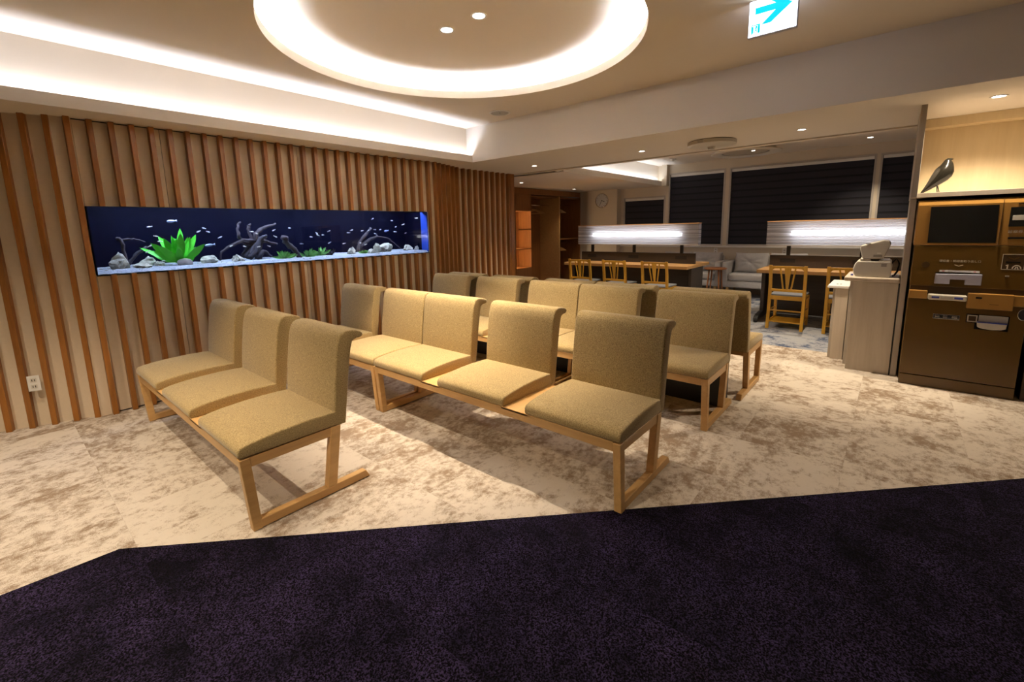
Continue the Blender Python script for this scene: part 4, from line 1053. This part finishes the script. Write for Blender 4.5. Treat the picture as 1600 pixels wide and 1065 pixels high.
mp_('handle_key', -0.362, -0.390, 0.623, 0.641, -0.009, -0.003, M_chrome, hp, 0.002)
cb = part('coin_bay', MB().prism([(-0.500 + .48, 0.672), (-0.500 + .48, 0.600), (-0.553 + .48, 0.600), (-0.553 + .48, 0.548), (-0.742 + .48, 0.548), (-0.742 + .48, 0.672)], -0.004, 0.01, 'yz'), M_screen, mc, 0.001)
mp_('coin_display', -0.506, -0.565, 0.606, 0.664, -0.007, -0.003, M_device, cb, 0.002)
mp_('coin_display_glass', -0.514, -0.557, 0.615, 0.655, -0.008, -0.004, M_mach_dk, cb, 0.001)
mp_('bay_back', -0.572, -0.735, 0.615, 0.668, -0.006, -0.002, M_device, cb, 0.001)
cup = MB(); cup.prism([(-0.565 + .48, 0.610), (-0.568 + .48, 0.572), (-0.60 + .48, 0.560), (-0.65 + .48, 0.556), (-0.70 + .48, 0.560), (-0.728 + .48, 0.572), (-0.730 + .48, 0.610)], -0.030, -0.002, 'yz'); part('coin_cup', cup, M_ivory, cb, 0.004)
mp_('coin_cup_rim', -0.563, -0.732, 0.608, 0.616, -0.032, -0.002, M_blue_ink, cb, 0.002)
lk = MB(); lk.loft([[(x, -0.808 + .48 + 0.030 * math.cos(2 * PI * k / 20), 0.694 + 0.045 * math.sin(2 * PI * k / 20)) for k in range(20)] for x in (-0.012, 0.004)]); part('door_lock', lk, M_chrome, mc, 0.003)
def text(body, size, loc, par, mat, nm):
    cu = bpy.data.curves.new('txt', 'FONT'); cu.body = body; cu.size = size; cu.extrude = 0.0006; cu.align_x = 'CENTER'
    to = bpy.data.objects.new('txt', cu); COL.objects.link(to)
    dg = bpy.context.evaluated_depsgraph_get(); me = bpy.data.meshes.new_from_object(to.evaluated_get(dg))
    COL.objects.unlink(to); bpy.data.objects.remove(to)
    o = link(nm, me, mat, par, loc); o.rotation_euler = (PI / 2, 0, -PI / 2); return o
text('領収書・明細書取り出し口', 0.0205, (-0.0006, -0.418 + .48, 1.093), mc, M_print, 'lettering')
text('診察券入口', 0.027, (-0.0085, -0.726 + .48, 1.328), hd, M_print, 'lettering')
text('クレジットカード', 0.0105, (-0.0014, -0.714 + .48, 1.148), mc, M_mach, 'lettering')
nb = thing('change_machine', 'dark brown machine cut by the right edge, next to the payment machine', 'machine', (5.23, -1.25, 0))
part('body', MB().box(0, 0.58, -0.38, 0.385, 0.0, 0.88), M_mach_dk, nb, 0.004)
part('upper_body', MB().box(0, 0.58, -0.38, 0.385, 0.886, 1.225), M_mach_dk, nb, 0.004)
part('head', MB().box(-0.004, 0.58, -0.38, 0.385, 1.231, 1.60), M_mach, nb, 0.006)
part('screen', MB().box(-0.008, 0.0, -0.20, 0.25, 1.26, 1.55), M_screen, nb, 0.002)
part('plinth_gap', MB().box(-0.002, 0.02, -0.38, 0.385, 0.090, 0.096), M_black, nb)

# ---- bird sculpture
bd_ = thing('bird_sculpture', 'glossy black carved bird standing on the shelf over the machine', 'sculpture', (5.36, -0.128, 1.664), -math.radians(66))
sec = [(195, 940, 10), (240, 905, 26), (310, 850, 46), (400, 770, 76), (500, 675, 112), (590, 590, 140), (650, 520, 150), (690, 450, 138), (712, 380, 108), (722, 320, 84), (730, 275, 66), (748, 250, 48), (778, 240, 26), (838, 232, 3)]
rings = []
kx, kz = 0.205 / 655, 0.285 / 730
P2 = [Vector(((x - 185) * kx, 0, (950 - y) * kz)) for x, y, r in sec]
for i, (x, y, r) in enumerate(sec):
    d = (P2[min(i + 1, len(sec) - 1)] - P2[max(0, i - 1)]).normalized(); u = Vector((-d.z, 0, d.x))
    rh = r * kz
    rings.append([P2[i] + u * rh * 1.12 * math.cos(2 * PI * k / 20) + Vector((0, 1, 0)) * rh * 0.85 * math.sin(2 * PI * k / 20) for k in range(20)])
m = MB(); m.loft(rings); part('body', m, M_bird, bd_, smooth=True)
for x0, x1, yo in ((505, 540, -0.018), (575, 645, 0.018)):
    part('leg', MB().tube([((x0 - 185) * kx, yo, 0.075), ((x1 - 185) * kx, yo, 0.0)], 0.0035, 6), M_metal_black, bd_)

# ================================================================== CEILING FITTINGS
def downlight(x, y, z, label, r=0.055, watts=W_DOWN, angle=95, blend=0.6, color=WARM, lens=None, target=None):
    d = thing('downlight', label, 'downlight', (x, y, z), 0, 'ceiling downlights')
    part('trim_ring', MB().lathe([(r * 0.72, 0.0), (r, -0.001), (r, -0.006), (r * 0.74, -0.004), (r * 0.72, 0.0)], (0, 0, 0), 24), M_white, d)
    part('lens', MB().lathe([(0.001, -0.0015), (r * 0.72, -0.0015), (r * 0.72, -0.0005), (0.001, -0.0005)], (0, 0, 0), 20), lens or M_lens, d)
    if watts:
        s = spot('lamp', (0, 0, -0.02), watts, angle, blend, color, d, radius=0.022)
        if target is not None:
            v = Vector(target) - Vector((x, y, z - 0.02)); s.rotation_euler = v.to_track_quat('-Z', 'Y').to_euler()
    return d
M_lens_hot = glow('downlight_lens_hot', (1.0, 0.97, 0.92), 14.0)
downlight(2.576, 2.783, RZ, 'left downlight inside the round ceiling recess', 0.06, W_DOWN * 1.25, 70, 0.7, WARM, M_lens_hot)
downlight(2.578, 2.441, RZ, 'right downlight inside the round ceiling recess', 0.06, W_DOWN * 1.25, 70, 0.7, WARM, M_lens_hot)
downlight(5.468, 4.141, ZS, 'downlight under the beam nearest the slatted wall', 0.045, W_DOWN * 0.3, 80)
downlight(5.441, 2.464, ZS, 'middle downlight under the ceiling beam', 0.045, W_DOWN * 0.7, 80)
downlight(5.422, 0.797, ZS, 'downlight under the beam near the payment machine', 0.045, W_DOWN * 1.0, 80)
downlight(5.125, -0.497, ZS, 'bright downlight over the bird shelf and machine', 0.05, W_DOWN * 0.75, 140, 0.6, WARM, M_lens_hot)
downlight(6.95, 5.58, ZL, 'downlight in front of the lit wardrobe shelves', 0.045, W_DOWN * 0.25, 90)
downlight(9.1, 5.75, ZL, 'downlight near the wall clock and wardrobe corner', 0.045, W_DOWN * 0.15, 90)
downlight(9.45, 0.445, ZF, 'small downlight above the far window, right side', 0.05, W_DOWN * 0.5, 100)
downlight(7.6, 3.4, ZF, 'unseen downlight above the left desk in the far room', 0.05, W_DOWN * 0.7, 100)  # unseen behind the beam, lights the left desk
downlight(7.6, 0.9, ZF, 'unseen downlight above the right desk in the far room', 0.05, W_DOWN * 0.9, 100)  # unseen behind the beam, lights the right desk
downlight(0.88, 2.62, ZC, 'added angled downlight out of view, aimed at the middle bench', 0.06, W_DOWN * 1.3, 46, 0.8, WARM, None, (2.35, 2.95, 0.55))  # added to brighten the backrest fronts of the middle row
downlight(0.05, 3.35, ZC, 'downlight near the angled left end of the slatted wall', 0.06, W_DOWN * 0.75, 80)
downlight(-0.6, 1.5, ZC, 'added downlight over the dark carpet, left of the viewer', 0.06, W_DOWN * 0.95, 120)  # added beside the viewer for frontal light on the benches
downlight(-1.4, 3.2, ZC, 'added downlight over the beige carpet behind the viewer, by the slatted wall', 0.06, W_DOWN * 0.7, 120)  # second lamp added out of view to lift the bench fronts
downlight(-0.3, -0.9, ZC, 'added downlight straight above and behind the viewer', 0.06, W_DOWN * 0.35, 120)  # added out of view to light the near dark carpet

sp = thing('ceiling_speaker', 'round white ceiling speaker grille near the beam corner', 'speaker', (4.206, 3.686, ZC))
part('rim', MB().lathe([(0.105, -0.001), (0.125, -0.001), (0.125, -0.008), (0.107, -0.010), (0.105, -0.001)], (0, 0, 0), 36), M_white, sp)
part('grille', MB().lathe([(0.001, -0.006), (0.105, -0.005), (0.105, -0.001), (0.001, -0.001)], (0, 0, 0), 36), plain('speaker_mesh', (0.40, 0.38, 0.35), .7, 0, .2, 200), sp)
part('dot', MB().lathe([(0.001, -0.008), (0.008, -0.0075), (0.008, -0.006), (0.001, -0.006)], (0, 0, 0), 12), M_metal_black, sp)

dc = thing('ceiling_disc_unit', 'round beige disc unit mounted under the ceiling beam', 'ceiling unit', (5.42, 1.64, ZS))
part('disc', MB().lathe([(0.001, -0.048), (0.225, -0.048), (0.25, -0.042), (0.25, -0.006), (0.001, -0.006)], (0, 0, 0), 48), M_ivory, dc)
part('shadow_gap', MB().lathe([(0.001, -0.006), (0.242, -0.006), (0.242, 0.0), (0.001, 0.0)], (0, 0, 0), 40), M_black, dc)
part('knob', MB().lathe([(0.001, -0.078), (0.034, -0.076), (0.042, -0.048), (0.001, -0.048)], (0, 0, 0), 20), M_device, dc, loc=(0.05, 0.02, 0))
part('clip', MB().box(-0.262, -0.248, 0.02, 0.07, -0.044, -0.008), M_device, dc, 0.002)

ac = thing('round_air_conditioner', 'round ceiling air conditioner panel in the far room', 'air conditioner', (8.62, 2.06, ZF - 0.06))
part('ring_panel', MB().lathe([(0.36, -0.072), (0.50, -0.088), (0.535, -0.080), (0.54, -0.068), (0.50, -0.056), (0.36, -0.052), (0.36, -0.072)], (0, 0, 0), 56), M_white, ac, smooth=True)
part('centre_panel', MB().lathe([(0.001, -0.066), (0.33, -0.066), (0.345, -0.058), (0.345, -0.02), (0.001, -0.02)], (0, 0, 0), 48), M_device, ac)
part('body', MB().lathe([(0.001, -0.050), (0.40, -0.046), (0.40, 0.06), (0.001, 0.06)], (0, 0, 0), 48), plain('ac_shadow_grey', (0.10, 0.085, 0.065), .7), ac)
for k in range(16):
    a = 2 * PI * k / 16
    q = part('outlet_vane', MB().box(0.40, 0.455, -0.055, 0.055, -0.050, -0.012), M_ivory, ac, 0.003); q.rotation_euler = (0, 0, a)
part('status_light', MB().box(-0.005, 0.012, -0.05, 0.0, -0.0675, -0.066), M_lens, ac, loc=(-0.1, -0.12, 0))
sp2 = thing('smoke_detector', 'small white round detector beside the far room cove', 'detector', (9.3, 3.55, ZF))
part('base', MB().lathe([(0.001, -0.02), (0.06, -0.018), (0.065, 0.0), (0.001, 0.0)], (0, 0, 0), 24), M_white, sp2)
part('dome', MB().lathe([(0.001, -0.034), (0.03, -0.03), (0.036, -0.018), (0.001, -0.018)], (0, 0, 0), 20), M_ivory, sp2)

# exit sign, hung from the ceiling, facing the camera side
ex = thing('exit_sign', 'backlit white exit sign with a cyan arrow hanging from the ceiling', 'exit sign', (3.30, 0.684, 2.589))
hw = 0.128; hh = 0.205
M_exit_w = glow('exit_white', (0.80, 0.86, 1.0), 1.5)
M_exit_c = glow('exit_cyan', (0.0, 0.60, 0.78), 0.42)
part('housing', MB().box(0.002, 0.030, -hw - 0.004, hw + 0.004, -0.006, hh), plain('exit_frame', (0.5, 0.48, 0.5), .5), ex, 0.004)
part('lit_face', MB().box(-0.001, 0.003, -hw, hw, 0.001, hh - 0.002), M_exit_w, ex)
part('lit_face', MB().box(0.0295, 0.033, -hw, hw, 0.001, hh - 0.002), glow('exit_white_back', (0.70, 0.78, 1.0), 2.0), ex)
def face(nm, poly, mat=M_exit_c, par=None, x=-0.003): return part(nm, MB().prism(poly, x, -0.0008, 'yz'), mat, par or ex)
# y is mirrored seen from the room: +y lies to the left
U = lambda u, v: (hw - u * 2 * hw, v * hh)
face('arrow', [U(.13, .60), U(.56, .60), U(.27, .28), U(.47, .28), U(.90, .69), U(.47, 1.0 - .02), U(.38, .98), U(.37, .96), U(.56, .78), U(.13, .78)])
face('door_mark', [U(.06, .05), U(.11, .10), U(.11, .27), U(.06, .30)])
face('door_mark', [U(.20, .08), U(.25, .07), U(.25, .32), U(.20, .32)])
face('door_mark', [U(.06, .30), U(.25, .30), U(.25, .325), U(.06, .325)])
face('running_figure', [U(.12, .10), U(.14, .10), U(.155, .16), U(.175, .13), U(.17, .09), U(.19, .09), U(.192, .14), U(.172, .19), U(.178, .215), U(.195, .20), U(.2, .212), U(.178, .24), U(.15, .24), U(.125, .215), U(.13, .20), U(.15, .218), U(.155, .20), U(.14, .165)])
face('running_head', [(hw - .172 * 2 * hw + .006 * math.cos(a), .262 * hh + .006 * math.sin(a)) for a in [k * PI / 5 for k in range(10)]])
part('stem', MB().box(0.008, 0.024, -0.02, 0.02, hh, 0.211), M_metal_black, ex)
